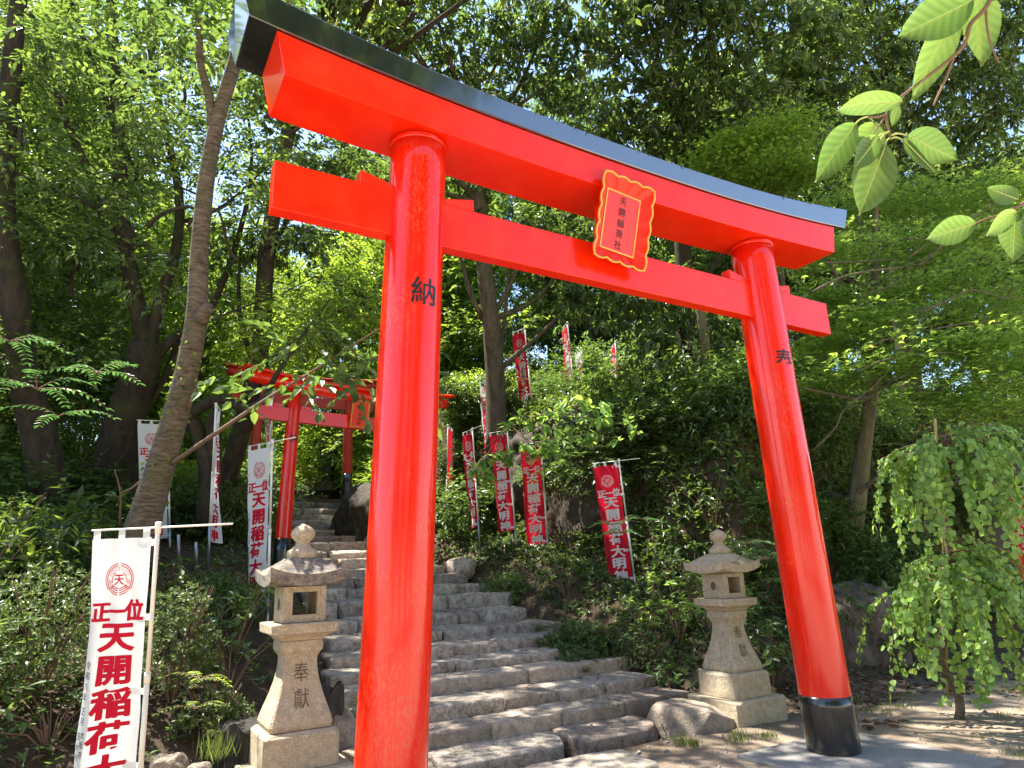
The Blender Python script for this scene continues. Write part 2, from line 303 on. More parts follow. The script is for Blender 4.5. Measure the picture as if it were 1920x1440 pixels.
# ------------------------------------------------------------------ terrain
def XL(y): return np.interp(y, [1, 2, 2.8, 3.6, 4.3, 6, 8, 11, 14, 18], [-1.75, -1.7, -1.5, -1.2, -1.0, -.8, -.5, .1, .4, 1.4])
def XR(y): return np.interp(y, [1, 2, 3, 7, 8, 10, 12.5, 14, 15.4, 18], [2.0, 2.35, 2.42, 2.55, 2.3, 1.75, 1.55, 1.9, 2.4, 3.3])
def plane(y): return np.where(y < 18, .24*y-.3, 4.02+.16*(np.minimum(y, 60)-18))
def terrain(x, y, corridor=True):
    x = np.asarray(x, float); y = np.asarray(y, float); base = np.maximum(0, plane(y)); base = np.where(y < 1.1, 0, base)
    xl, xr = XL(y), XR(y); P = np.stack([x*.7, y*.7, 0*x], -1); nz = fbm(P, 3, 3)
    lft = .32*ss(0, 1.0, xl-.15-x)*ss(1.2, 2.6, y)+.05*np.clip(xl-1.5-x, 0, 12)*ss(2, 5, y)
    d = np.minimum(x-xr-.25, (y-1.75)*1.5); d = d+nz*.35
    rgt = .42*ss(0, .9, d)+2.7*ss(1.25, 2.6, d)+.25*np.clip(d-2.6, 0, 12)
    z = base+lft+np.where(x > .8, rgt, 0)+nz*.10*ss(1.2, 2.2, y)+.012*vnoise(P*9, 5)
    cor = ss(.25, -.02, x-xr)*ss(.25, -.02, xl-x)*ss(1.2, 1.5, y)
    if corridor: z = z-cor*.30
    z = z+np.where(y < 1.2, .02*nz, 0)
    return z
def gz(x, y): return float(terrain(np.array([x]), np.array([y]))[0])
def axis(a, b, step, far, g=1.16):
    v = list(np.arange(a, b+1e-6, step)); s = step
    while v[-1] < far: s *= g; v.append(v[-1]+s)
    s = step
    while v[0] > -far: s *= g; v.insert(0, v[0]-s)
    return np.array(v)
gx = axis(-6, 9, .11, 160); gy = axis(-1, 13, .11, 160); X, Y = np.meshgrid(gx, gy, indexing='ij'); Z = terrain(X, Y)
ni, nj = X.shape; I = (np.arange(ni-1)[:, None]*nj+np.arange(nj-1)).ravel(); mb = MB(); mb.add(np.stack([X, Y, Z], -1).reshape(-1, 3), np.stack([I, I+nj, I+nj+1, I+1], 1))
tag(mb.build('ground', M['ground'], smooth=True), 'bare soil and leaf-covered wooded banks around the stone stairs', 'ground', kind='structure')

# ------------------------------------------------------------------ rocks and stairs
def rock(mb, c, h, r=.4, seed=0, amp=.06, fr=2.2, n=(9, 7, 6), rz=0, facet=0, tone=None):
    """rounded, roughened block centred at c with half sizes h"""
    h = np.asarray(h, float); F = []
    faces = []; V = []; base = 0
    for ax in range(3):
        for sg in (-1, 1):
            u, v = [i for i in range(3) if i != ax]; nu, nv = n[u], n[v]; a, b = np.meshgrid(np.linspace(-1, 1, nu+1), np.linspace(-1, 1, nv+1), indexing='ij')
            p = np.zeros((nu+1, nv+1, 3)); p[..., u] = a; p[..., v] = b; p[..., ax] = sg; V.append(p.reshape(-1, 3)); i = (np.arange(nu)[:, None]*(nv+1)+np.arange(nv)).ravel()+base
            q = np.stack([i, i+nv+1, i+nv+2, i+1], 1)
            if (sg > 0) == (ax == 1): q = q[:, ::-1]
            F.append(q); base += (nu+1)*(nv+1)
    P = np.concatenate(V)*h; rr = r*min(h); inn = np.clip(P, -(h-rr), h-rr); dv = P-inn; P = inn+rr*nrm(dv)*np.minimum(1, np.linalg.norm(dv, axis=1, keepdims=True)/rr*1.0)
    nn = nrm(P/h); d = fbm((P+np.array([seed*3.7, seed*1.3, 0]))*fr, seed, 3)[:, None]; P = P+nn*d*amp
    if facet:
        rg = np.random.default_rng(seed+77)
        for q in range(facet):
            dn = nrm(rg.normal(size=3)*np.array([1, 1, .8])); e = P@dn; lim = e.max()*rg.uniform(.70, .92); P = P-np.outer(np.maximum(0, e-lim), dn)*.94
    P = P+nn*fbm(P*fr*4+seed, seed+9, 3)[:, None]*amp*.38
    # weld duplicate seam vertices
    key = np.round(np.concatenate(V)*1000).astype(np.int64); _, first, inv = np.unique(key, axis=0, return_index=True, return_inverse=True); inv = inv.ravel(); P = P[first]; Q = inv[np.concatenate(F)]
    cs, sn = math.cos(rz), math.sin(rz); P = np.stack([P[:, 0]*cs-P[:, 1]*sn, P[:, 0]*sn+P[:, 1]*cs, P[:, 2]], 1)
    mb.add(P+np.asarray(c), Q, rnd=np.full(len(P), random.random() if tone is None else tone))
YS = [1.48, 2.02, 2.49, 3.10, 3.51, 4.03, 4.60, 5.31, 6.14, 6.78, 7.46, 8.09, 8.98, 9.65, 10.46, 11.15, 11.91, 12.49, 13.28, 14.15, 15.44, 16.44, 17.3, 18.1]
ZS = [.06, .18, .30, .44, .54, .67, .80, .97, 1.17, 1.33, 1.49, 1.64, 1.85, 2.02, 2.21, 2.38, 2.56, 2.70, 2.89, 3.10, 3.40, 3.65, 3.85, 4.04]
CUT = {0: [-1.75, -.86, .46, 1.50], 1: [-1.72, -.95, -.16, .62, 1.42, 2.34], 2: [-1.62, -.75, .26, .92, 1.62, 2.30], 3: [-1.45, -.48, .92, 2.42]}
stair = thing('stone_staircase', 'long flight of rough granite steps climbing from the large gate into the woods', 'staircase', (0, 1.4, 0)); stair_o = (0, 1.4, 0)
for i, (ys, zs) in enumerate(zip(YS, ZS)):
    yn = YS[i+1] if i+1 < len(YS) else ys+.9; zp = ZS[i-1] if i else -.03; xl, xr = float(XL(ys)), float(XR(ys)); mb = MB()
    if i in CUT: cuts = CUT[i]
    else:
        cuts = [xl]
        while cuts[-1] < xr-.5: cuts.append(cuts[-1]+random.uniform(.38, 1.05))
        cuts[-1] = xr+random.uniform(-.1, .12)
    dressed = i in (1, 3)
    for j in range(len(cuts)-1):
        x0, x1 = cuts[j]+.008, cuts[j+1]-.008; back = yn+.12; fy = ys+(0 if dressed else random.uniform(-.05, .04)); zt = zs+(random.uniform(-.004, .004) if dressed else random.uniform(-.02, .015)); zb = zp-.13
        am = .005 if dressed else .017
        near = i < 6
        rock(mb, ((x0+x1)/2, (fy+back)/2, (zt+zb)/2), ((x1-x0)/2, (back-fy)/2, (zt-zb)/2), (.10 if dressed else .22), i*13+j, am, 3.2 if dressed else 2.6, (16, 12, 8) if near else (9, 7, 5), 0 if dressed else random.uniform(-.025, .025), 0 if dressed else 2)
    o = mb.build('step', M['slab'] if dressed else M['step'], stair, smooth=True, off=stair_o, attr=True)
def single_rock(name, label, cat, c, h, mat, seed, rz=0, r=.75, amp=.07, grp=None, n=(14, 12, 10), fr=2.2, facet=5):
    mb = MB(); rock(mb, (0, 0, 0), h, r, seed, amp, fr, n, rz, facet, .6); o = mb.build(name, M[mat], smooth=True, attr=True); o.location = tuple(float(v) for v in c); tag(o, label, cat, grp); return o
single_rock('boulder', 'large pale boulder closing the bottom step beside the right lantern', 'rock', (1.80, 1.46, .03), (.31, .38, .16), 'boulder', 4, .12, .42, .05, None, (34, 30, 20), 1.5, 9)
single_rock('flat_stone', 'flat grey stone slab sunk in the soil before the bottom step', 'rock', (.12, .82, -.06), (.50, .34, .10), 'slab', 5, -.1, .5, .02)
single_rock('edge_stone', 'dull rounded stone at the foot of the stairs behind the left pillar, the bigger one', 'rock', (-1.62, 2.15, .20), (.20, .30, .26), 'boulder', 6, .2)
single_rock('edge_stone', 'small rounded stone low beside the left pillar, below a bigger one', 'rock', (-1.52, 1.62, .06), (.18, .22, .17), 'boulder', 7, .5)
single_rock('edge_stone', 'mossy round stone at the right end of an upper step below the red banners', 'rock', at(863, 1056, 12.6)-np.array([0, 0, .10]), (.24, .28, .20), 'step', 8, .5, .8, .06)
single_rock('rock_outcrop', 'weathered brown rock face behind the right pillar at the foot of the bank', 'rock', (5.55, 2.35, .30), (.8, .7, .8), 'outcrop', 9, -.2, .45, .22, None, (44, 32, 30), 1.5, 10)
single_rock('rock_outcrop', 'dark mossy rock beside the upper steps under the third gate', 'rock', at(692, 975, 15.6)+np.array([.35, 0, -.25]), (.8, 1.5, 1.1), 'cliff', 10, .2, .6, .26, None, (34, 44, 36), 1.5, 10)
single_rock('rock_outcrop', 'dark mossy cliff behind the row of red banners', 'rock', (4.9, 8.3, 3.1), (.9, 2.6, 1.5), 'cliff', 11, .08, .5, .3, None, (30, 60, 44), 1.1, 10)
for q, (px, py, d, s, lb) in enumerate([(318, 1428, 4.3, .12, 'pale stone on the ground right of the white banner pole'), (372, 1440, 4.3, .09, 'small pale stone second from the white banner pole')]):
    single_rock('ground_stone', lb, 'rock', at(px, py+14, d), (s, s*.9, s*.8), 'boulder', 20+q)
mb = MB(); mb.box(1.22, 2.62, -.95, .40, -.1, .028); tag(mb.build('concrete_slab', M['concrete'], bevel=.012), 'pale concrete footing slab under the right gate pillar', 'slab')

# ------------------------------------------------------------------ lettering
_txt = {}
def glyphs(s, bold=0.0):
    """flat triangulated lettering of s in unit size, centred on each character cell"""
    key = (s, bold)
    if key in _txt: return _txt[key]
    c = bpy.data.curves.new('lettering_curve', 'FONT'); c.body = s; c.size = 1; c.align_x = 'CENTER'; c.align_y = 'CENTER'; c.offset = bold; c.resolution_u = 3
    o = bpy.data.objects.new('lettering_tmp', c); COL.objects.link(o); dg = bpy.context.evaluated_depsgraph_get(); m = o.evaluated_get(dg).to_mesh()
    bm = bmesh.new(); bm.from_mesh(m); bmesh.ops.remove_doubles(bm, verts=bm.verts, dist=1e-5)
    for k in np.arange(-.44, .45, .08):
        for nn in ((1, 0, 0), (0, 1, 0)): bmesh.ops.bisect_plane(bm, geom=bm.verts[:]+bm.edges[:]+bm.faces[:], plane_co=(nn[0]*k, nn[1]*k+.0, 0), plane_no=nn)
    bm.verts.index_update(); V = np.array([v.co[:2] for v in bm.verts], float); P = [[v.index for v in f.verts] for f in bm.faces]; bm.free()
    o.evaluated_get(dg).to_mesh_clear(); bpy.data.objects.remove(o); bpy.data.curves.remove(c)
    lo, hi = V.min(0), V.max(0); V = V-(lo+hi)/2; _txt[key] = (V, P); return _txt[key]
def put_text(mb, items, surf):
    """items: (string, u, v, size u, size v, bold); surf maps arrays u, v to points"""
    for s, u, v, su, sv, b in items:
        heavy = b > .025; V, P = glyphs(s, .014 if heavy else b)
        for k, (dx, dy) in enumerate(((0, 0), (.026, 0), (-.026, 0), (0, .02), (0, -.02), (.018, .014), (-.018, -.014), (.018, -.014), (-.018, .014)) if heavy else ((0, 0),)):
            P3 = surf(u+(V[:, 0]+dx)*su, v+(V[:, 1]+dy)*sv) if not heavy else surf(u+(V[:, 0]+dx)*su, v+(V[:, 1]+dy)*sv, k*.0004)
            mb.add(P3, ngons=P)

# ------------------------------------------------------------------ large gate
def ring(cx, cyy, z, r, n): t = np.linspace(0, 2*np.pi, n, endpoint=False); return np.stack([cx+r*np.cos(t), cyy+r*np.sin(t), np.full(n, z)], 1)
gate = thing('shrine_gate', 'large glossy vermilion shrine gate with black top lintel standing before the stone stairs', 'gate')
PX = lambda z: 1.925-.0385*z
for sg, ch in ((-1, '納'), (1, '奉')):
    mb = MB(); mb.loft([ring(sg*PX(z), 0, z, .206-.0018*z, 64) for z in np.linspace(-.05, 4.50, 24)]); p = mb.build('pillar', M['red'], gate, smooth=True)
    mb = MB(); mb.loft([ring(sg*PX(z), 0, z, .209-.0018*z, 64) for z in np.linspace(-.06, .455, 8)]); mb.build('base_band', M['blackbase'], p, smooth=True)
    az0 = math.atan2(-1, .02) if sg < 0 else math.atan2(-1, -.20)
    def cyl(u, v, sg=sg, az0=az0):
        z = 3.31+v; a = az0+u/.2; r = .2085-.0018*z; return np.stack([sg*PX(z)+r*np.cos(a), r*np.sin(a), z], 1)
    mb = MB(); put_text(mb, [(ch, .0, 0, .19, .20, .012)], cyl); mb.build('painted_character', M['ink'], p)
    mb = MB(); mb.loft([ring(sg*PX(4.44), 0, z, r, 64) for z, r in ((4.470, .199), (4.473, .2045), (4.48, .2055), (4.50, .2055))], False); mb.build('collar', M['red'], gate, smooth=True)
def beam(xb, xt, yh, zb, zt, ys=1.0, n=49, ridge=0):
    mb = MB(); rings = []
    for t in np.linspace(-1, 1, n):
        b, tp = t*xb, t*xt; pts = [(b, -yh, zb(b)), (b, yh, zb(b)), (tp, yh*ys, zt(tp)), (tp, -yh*ys, zt(tp))]
        if ridge: pts.insert(3, (tp, 0, zt(tp)+ridge))
        rings.append(pts)
    return mb.loft(rings)
zs0 = lambda x: 4.488+.085*abs(x/2.75)**2.2
zs1 = lambda x: 4.754+.122*abs(x/2.8)**2.3
zk1 = lambda x: 4.915+.205*abs(x/3.04)**2.4
beam(2.75, 2.815, .235, zs0, zs1).build('lower_lintel', M['redbeam'], gate, bevel=.006)
beam(2.985, 3.05, .255, lambda x: zs1(x)+.003, zk1, 1.06, ridge=.07).build('top_lintel', M['black'], gate, bevel=.006)
mb = MB(); mb.box(-2.743, 2.743, -.054, .054, 3.739, 4.075); mb.build('tie_beam', M['redbeam'], gate, bevel=.006)
for x0, x1 in ((-2.19, -1.96), (-1.335, -1.57), (1.335, 1.57), (2.19, 1.96)):
    mb = MB(); mb.loft([[(x0, -.05, 4.077), (x0, .05, 4.077), (x0, .05, 4.172), (x0, -.05, 4.172)], [(x1, -.05, 4.077), (x1, .05, 4.077), (x1, .05, 4.12), (x1, -.05, 4.12)]]); mb.build('wedge', M['redbeam'], gate, bevel=.004)
mb = MB(); mb.box(-.13, .13, -.06, .06, 4.077, 4.50); mb.build('centre_strut', M['redbeam'], gate, bevel=.004)
def plaque(parent, O, up, W, H, w, h, dep, text, tb=.007, scal=True):
    """name board: flaring frame with a scalloped gold edge round a recessed panel"""
    O = np.array(O, float); up = nrm(np.array(up, float)); u = np.array([1., 0, 0]); u = nrm(u-up*(u@up)); n = nrm(np.cross(u, up)); cen = O+up*H/2
    def S(a, b, c=0): return cen+np.outer(np.atleast_1d(a), u)+np.outer(np.atleast_1d(b), up)+np.outer(np.atleast_1d(c)*np.ones(np.size(a)), n)
    m = 48; out = []; inn = []
    for (ax, ay), (bx, by), k in (((-1, -1), (1, -1), 4), ((1, -1), (1, 1), 5), ((1, 1), (-1, 1), 4), ((-1, 1), (-1, -1), 5)):
        for j in range(m):
            t = j/m; x, y = ax+(bx-ax)*t, ay+(by-ay)*t; sc = -.014+.018*abs(math.sin(math.pi*k*t)) if scal else 0
            nx, ny = (0, np.sign(ay)) if ay == by else (np.sign(ax), 0)
            out.append((x*W/2+nx*sc, y*H/2+ny*sc)); inn.append((x*w/2, y*h/2))
    out = np.array(out); inn = np.array(inn); pl = thing_part('name_plaque', parent)
    Ro = S(out[:, 0], out[:, 1], dep); Ri = S(inn[:, 0], inn[:, 1], 0); Rb = S(out[:, 0], out[:, 1], dep-.03); Ri2 = S(inn[:, 0]*1.1, inn[:, 1]*1.1, -.03)
    mb = MB(); mb.loft([Ri, Ro, Rb, Ri2], False); k = len(Ri); mb.add(Ri2, ngons=[list(range(k))[::-1]]); pl = mb.build('name_plaque', M['redbeam'], parent)
    mb = MB(); mb.add(S(np.array([-w, w, w, -w])/2, np.array([-h, -h, h, h])/2, .002), [(0, 1, 2, 3)]); mb.build('panel', M['redbeam'], pl)
    mb = MB(); mb.tube(np.vstack([Ro, Ro[:1]]), .0085 if scal else .006, 6, False); mb.build('gold_edge', M['gold'], pl, smooth=True)
    mb = MB(); g = .013 if scal else .008; x, y = w/2, h/2
    for a0, a1, b0, b1 in ((-x, x, -y, -y+g), (-x, x, y-g, y), (-x, -x+g, -y+g, y-g), (x-g, x, -y+g, y-g)): mb.add(S(np.array([a0, a1, a1, a0]), np.array([b0, b0, b1, b1]), .006), [(0, 1, 2, 3)])
    mb.build('gold_border', M['gold'], pl)
    mb = MB(); nt_ = len(text); put_text(mb, [(c, 0, h*.40*(1-2*i/(nt_-1))*.92, h*.15, h*.15, tb) for i, c in enumerate(text)], lambda a, b: S(a, b, .008)); mb.build('lettering', M['ink'], pl)
def thing_part(name, parent): return None
plaque(gate, (-.085, -.10, 3.895), (.055, -.16, .70), .53, .70, .355, .50, .065, '天開稲荷社')

mb = MB(); n = 420; x = RNG.uniform(-2.9, 2.9, n); zz = np.array([zk1(v) for v in x])+.004; B = np.stack([x, -.268+.05*RNG.random(n), zz], 1); A = RNG.normal(size=(n, 3))*np.array([1, .7, .25]); A[:, 1] -= .3; A[::3, 2] -= .8; leaf_add(mb, B, A, UP+.5*RNG.normal(size=(n, 3)), RNG.uniform(.02, .06, n), .009, .1, .1, False)
tag(mb.build('needle_litter', M['litter'], attr=True), 'rusty plant litter lying along the top edge of the black lintel', 'leaf litter', kind='stuff')
# ------------------------------------------------------------------ upper gates
def log_gate(label, base, spacing, r, H, mat, rot=0, lean=.03, text=None, band=.35, dz=0):
    g = thing('log_gate', label, 'gate', base, rot)
    for sg in (-1, 1):
        lo = -.4 if sg < 0 else -.4+dz; mb = MB(); mb.loft([ring(sg*(spacing/2-lean*z), 0, z, r*(1-.06*z), 32) for z in np.linspace(lo, H*.93, 10)]); p = mb.build('pillar', M[mat], g, smooth=True)
        mb = MB(); mb.loft([ring(sg*(spacing/2-lean*z), 0, z, r*(1-.06*z)+.004, 32) for z in np.linspace(lo-.02, lo+.4+band, 5)]); mb.build('base_band', M['blackbase'], p, smooth=True)
        if text and sg < 0:
            V = lambda u, v: np.stack([-(spacing/2-lean*(H*.66+v))+r*.88*np.cos(-1.62+u/r), r*.88*np.sin(-1.62+u/r)-.003, H*.66+v], 1)
            mb = MB(); put_text(mb, [('納', 0, 0, .17, .17, .008)], V); mb.build('painted_character', M['ink'], p)
    bm_ = 'redbeam' if mat == 'red' else mat; nb = H*.755; hw = spacing/2+.42
    mb = MB(); mb.box(-hw-.18, hw+.18, -.045, .045, nb, nb+.25); mb.build('tie_beam', M[bm_], g, bevel=.006)
    for sg in (-1, 1):
        for a, b in ((spacing/2+.12, spacing/2+.3), (spacing/2-.4, spacing/2-.2)): mb = MB(); mb.box(min(sg*a, sg*b), max(sg*a, sg*b), -.04, .04, nb+.253, nb+.31); mb.build('wedge', M[bm_], g)
    zc = lambda x: H*.955+.12*(abs(x)/(hw+.25))**2; xs = np.linspace(-hw-.3, hw+.3, 25)
    mb = MB(); mb.tube([(x, 0, zc(x)) for x in xs], .115, 20); mb.build('round_lintel', M[bm_], g, smooth=True)
    mb = MB(); rg = []
    for x in np.linspace(-hw-.42, hw+.42, 25): z = zc(x)+.095; rg.append([(x, -.15, z), (x, .15, z), (x, .165, z+.045), (x, 0, z+.10), (x, -.165, z+.045)])
    mb.loft(rg); mb.build('top_lintel', M[bm_], g, bevel=.005)
    mb = MB(); mb.box(-.09, .09, -.05, .05, nb+.253, H*.9); mb.build('centre_strut', M[mat], g)
    if text: plaque(g, (0, -.07, nb+.02), (0, -.14, .6), .36, .52, .33, .49, .02, '天開稲荷社', .003, False)
    return g
b2 = at(527, 1052, 11.6)
log_gate('smaller vermilion log gate with a round lintel halfway up the stairs', (b2[0]+1.33*math.cos(.14), b2[1]+1.33*math.sin(.14), b2[2]), 2.66, .135, 3.22, 'red', .14, .03, '納', .38)
b3 = at(651, 935, 17.0)
log_gate('dark red log gate standing behind the smaller vermilion gate', (b3[0]-1.15, b3[1], b3[2]), 2.3, .13, 3.0, 'redshade', 0, .02, None, .62)

# ------------------------------------------------------------------ stone lanterns
def nring(z, r, n, ch=.12, rot=None):
    """ring of an n-sided prism with slightly cut corners; r = half width across flats"""
    R = r/math.cos(math.pi/n); rot = math.pi/n if rot is None else rot; c = [np.array([R*math.cos(rot+2*math.pi*i/n), R*math.sin(rot+2*math.pi*i/n)]) for i in range(n)]; out = []
    for i in range(n):
        a, b, d = c[i-1], c[i], c[(i+1) % n]; out += [b+(a-b)*ch*.5, b+(d-b)*ch*.5]
    return [(p[0], p[1], z) for p in out]
def lantern(label, loc, n=4, rz=0, plinth=True, mat='lantern', roof='lroof', text=None, s=1., shaft_round=False, low=False, grp=None):
    L = thing('stone_lantern', label, 'lantern', loc, rz, grp)
    def lf(name, prof, m, nn=n, ch=.1, bev=.006, sm=False): mb = MB(); mb.loft([nring(z*s, r*s, nn, ch) for z, r in prof]); return mb.build(name, M[m], L, bevel=bev, smooth=sm)
    if plinth: lf('plinth', [(-.12, .36), (.20, .36), (.215, .35)], mat)
    lf('base_block', [(.217, .265), (.43, .262), (.455, .235)], mat)
    if shaft_round: lf('shaft', [(.457, .16), (.52, .13), (.95, .125), (1.04, .17)], mat, 16, .5, 0, True); sh = None
    else:
        prof = [(.457, .212), (.49, .222), (.53, .212), (.60, .188), (.68, .160), (.76, .138), (.83, .124), (.89, .118), (.93, .120), (.955, .132), (.975, .148), (1.0, .152), (1.03, .15), (1.045, .147)]
        sh = lf('shaft', prof, mat, n, .08, .004)
        if text:
            zz = np.array([p[0] for p in prof]); rr = np.array([p[1] for p in prof]); mb = MB(); put_text(mb, [(c, .0, .83-.17*i, .115, .14, -.004) for i, c in enumerate(text)], lambda u, v: np.stack([u, -np.interp(v, zz, rr)-.0025, v], 1)*s); mb.build('shade_lettering', M['carve_shade'], sh)  # flat dark characters, the shade of carved strokes put into their colour
    lf('platform', [(1.047, .155), (1.065, .165), (1.09, .205), (1.10, .24), (1.165, .243), (1.17, .236)], mat)
    mb = MB(); o, t, z0, z1 = .155*s, .045*s, 1.172*s, 1.425*s; wb, wt = 1.225*s, 1.385*s; hw = .09*s
    if n == 4:
        for sx in (-1, 1): mb.box(min(sx*o, sx*(o-t)), max(sx*o, sx*(o-t)), -o, o, z0, z1)
        for sy in (-1, 1):
            a, b = (-o, -o+t) if sy < 0 else (o-t, o); xi = o-t
            mb.box(-xi, xi, a, b, z0, wb); mb.box(-xi, xi, a, b, wt, z1); mb.box(-xi, -hw, a, b, wb, wt); mb.box(hw, xi, a, b, wb, wt)
    else:
        for i in range(6):
            a0 = math.pi/6+i*math.pi/3; c, sn = math.cos(a0), math.sin(a0); mb.tube([(c*.15*s, sn*.15*s, z0), (c*.15*s, sn*.15*s, z1)], .045*s, 6)
        mb.loft([nring(z0, .15*s, 6), nring(wb, .15*s, 6)]); mb.loft([nring(wt, .15*s, 6), nring(z1, .15*s, 6)])
    fb = mb.build('fire_box', M[mat], L, bevel=.003 if n == 4 else 0)
    if n == 4:
        mb = MB(); k = 20; tt = np.linspace(0, 2*np.pi, k, endpoint=False); mb.add(np.stack([np.full(k, -o-.002), .035*np.cos(tt), 1.30*s+.045*np.sin(tt)], 1), ngons=[list(range(k))]); mb.build('dark_hole_disc', M['carve_shade'], fb)  # flat dark disc on the solid wall paints the shade of a hole
    # roof with lifted corners
    mb = MB(); g = 25; uu = np.linspace(-1, 1, g); A, Bv = np.meshgrid(uu, uu, indexing='ij'); hw2 = (.272 if n == 4 else .3)*s
    if n == 4:
        rr = np.maximum(abs(A), abs(Bv)); cor = (abs(A*Bv))**2.2; x, y = A*hw2*(1+.05*cor), Bv*hw2*(1+.05*cor)
        top = (1.512+.118*np.clip((.90-rr)/.48, 0, 1)**.85+.055*cor)*s; bot = (1.43+.05*cor)*s*np.ones_like(A)
        V = np.concatenate([np.stack([x, y, top], -1).reshape(-1, 3), np.stack([x*.98, y*.98, bot], -1).reshape(-1, 3)]); I = (np.arange(g-1)[:, None]*g+np.arange(g-1)).ravel(); off = g*g
        Q = [np.stack([I, I+g, I+g+1, I+1], 1), np.stack([I, I+1, I+g+1, I+g], 1)+off]; ed = [i*g for i in range(g)]+[(g-1)*g+j for j in range(1, g)]+[i*g+g-1 for i in range(g-2, -1, -1)]+[j for j in range(g-2, 0, -1)]
        mb.add(V, np.concatenate(Q)); ne = len(ed); mb.add(np.concatenate([V[ed], V[np.array(ed)+off]]), [(i, ne+i, ne+(i+1) % ne, (i+1) % ne) for i in range(ne)])
    else:
        mb.loft([nring(z*s, r*s, 6, .06) for z, r in ((1.43, .2), (1.45, .33), (1.50, .34), (1.53, .27), (1.60, .17), (1.64, .10))])
        for i in range(6):
            a0 = i*math.pi/3; c, sn = math.cos(a0), math.sin(a0); mb.tube([(c*.2*s, sn*.2*s, 1.52*s), (c*.33*s, sn*.33*s, 1.49*s), (c*.40*s, sn*.40*s, 1.54*s), (c*.38*s, sn*.38*s, 1.60*s)], [.03*s, .035*s, .03*s, .012*s], 6)
    mb.build('roof', M[roof], L, smooth=True)
    mb = MB(); pr = [(1.625, .07), (1.632, .115), (1.685, .112), (1.70, .085), (1.73, .055), (1.75, .05), (1.765, .062), (1.785, .083), (1.81, .092), (1.84, .085), (1.865, .06), (1.885, .025), (1.895, .004)]
    mb.loft([ring(0, 0, z*s, r*s, 28) for z, r in pr]); mb.build('finial', M[mat], L, smooth=True)
    return L
lantern('weathered stone lantern in front of the left gate pillar, carved characters on its shaft', (-2.08, 1.49, .05), text='奉獻')
lantern('pale stone lantern on a stepped plinth beside the right gate pillar', (2.41, 1.44, 0.0), text='奉獻', roof='lantern')
pf = at(611, 915, 21.0)
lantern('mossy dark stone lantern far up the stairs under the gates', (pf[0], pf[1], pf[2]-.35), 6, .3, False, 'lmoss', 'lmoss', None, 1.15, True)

# ------------------------------------------------------------------ banners
def arcpts(r, a0, a1, k=14): t = np.linspace(math.radians(a0), math.radians(a1), k); return np.stack([r*np.cos(t), r*np.sin(t)], 1)
def stroke(mb, P, wd, surf, cx, cyy):
    P = np.asarray(P, float); T = nrm(np.gradient(P, axis=0)); Nn = np.stack([-T[:, 1], T[:, 0]], 1); a, b = P+Nn*wd/2, P-Nn*wd/2; k = len(P); V = np.vstack([a, b]); mb.add(surf(cx+V[:, 0], cyy+V[:, 1]), [(i, i+1, k+i+1, k+i) for i in range(k-1)])
def emblem(mb, surf, cx, cyy, R):
    for s in (1, -1):
        f = lambda P: np.stack([P[:, 0]*s, P[:, 1]], 1)
        stroke(mb, f(arcpts(R, -35, 85)), R*.055, surf, cx, cyy); stroke(mb, f(arcpts(R*.87, -32, 84)), R*.06, surf, cx, cyy); stroke(mb, f(arcpts(R*.50, -20, 62)), R*.05, surf, cx, cyy)
        for q, rr in enumerate((.52, .64, .78, .91)): stroke(mb, f(arcpts(R*rr, -86, -50)), R*.06, surf, cx, cyy)
        for q in (-46, -40, -34): a = math.radians(q); stroke(mb, f(np.array([[.5*R*math.cos(a), .5*R*math.sin(a)], [.97*R*math.cos(a), .97*R*math.sin(a)]])), R*.045, surf, cx, cyy)
        for rr in (.60, .68, .76):
            for q in range(8, 82, 11): stroke(mb, f(arcpts(R*rr, q+rr*20, q+rr*20+4, 2)), R*.045, surf, cx, cyy)
            stroke(mb, f(arcpts(R*rr, -24, 2, 4)), R*.03, surf, cx, cyy)
    put_text(mb, [('天', 0+cx, cyy, R*.72, R*.72, .02)], surf)
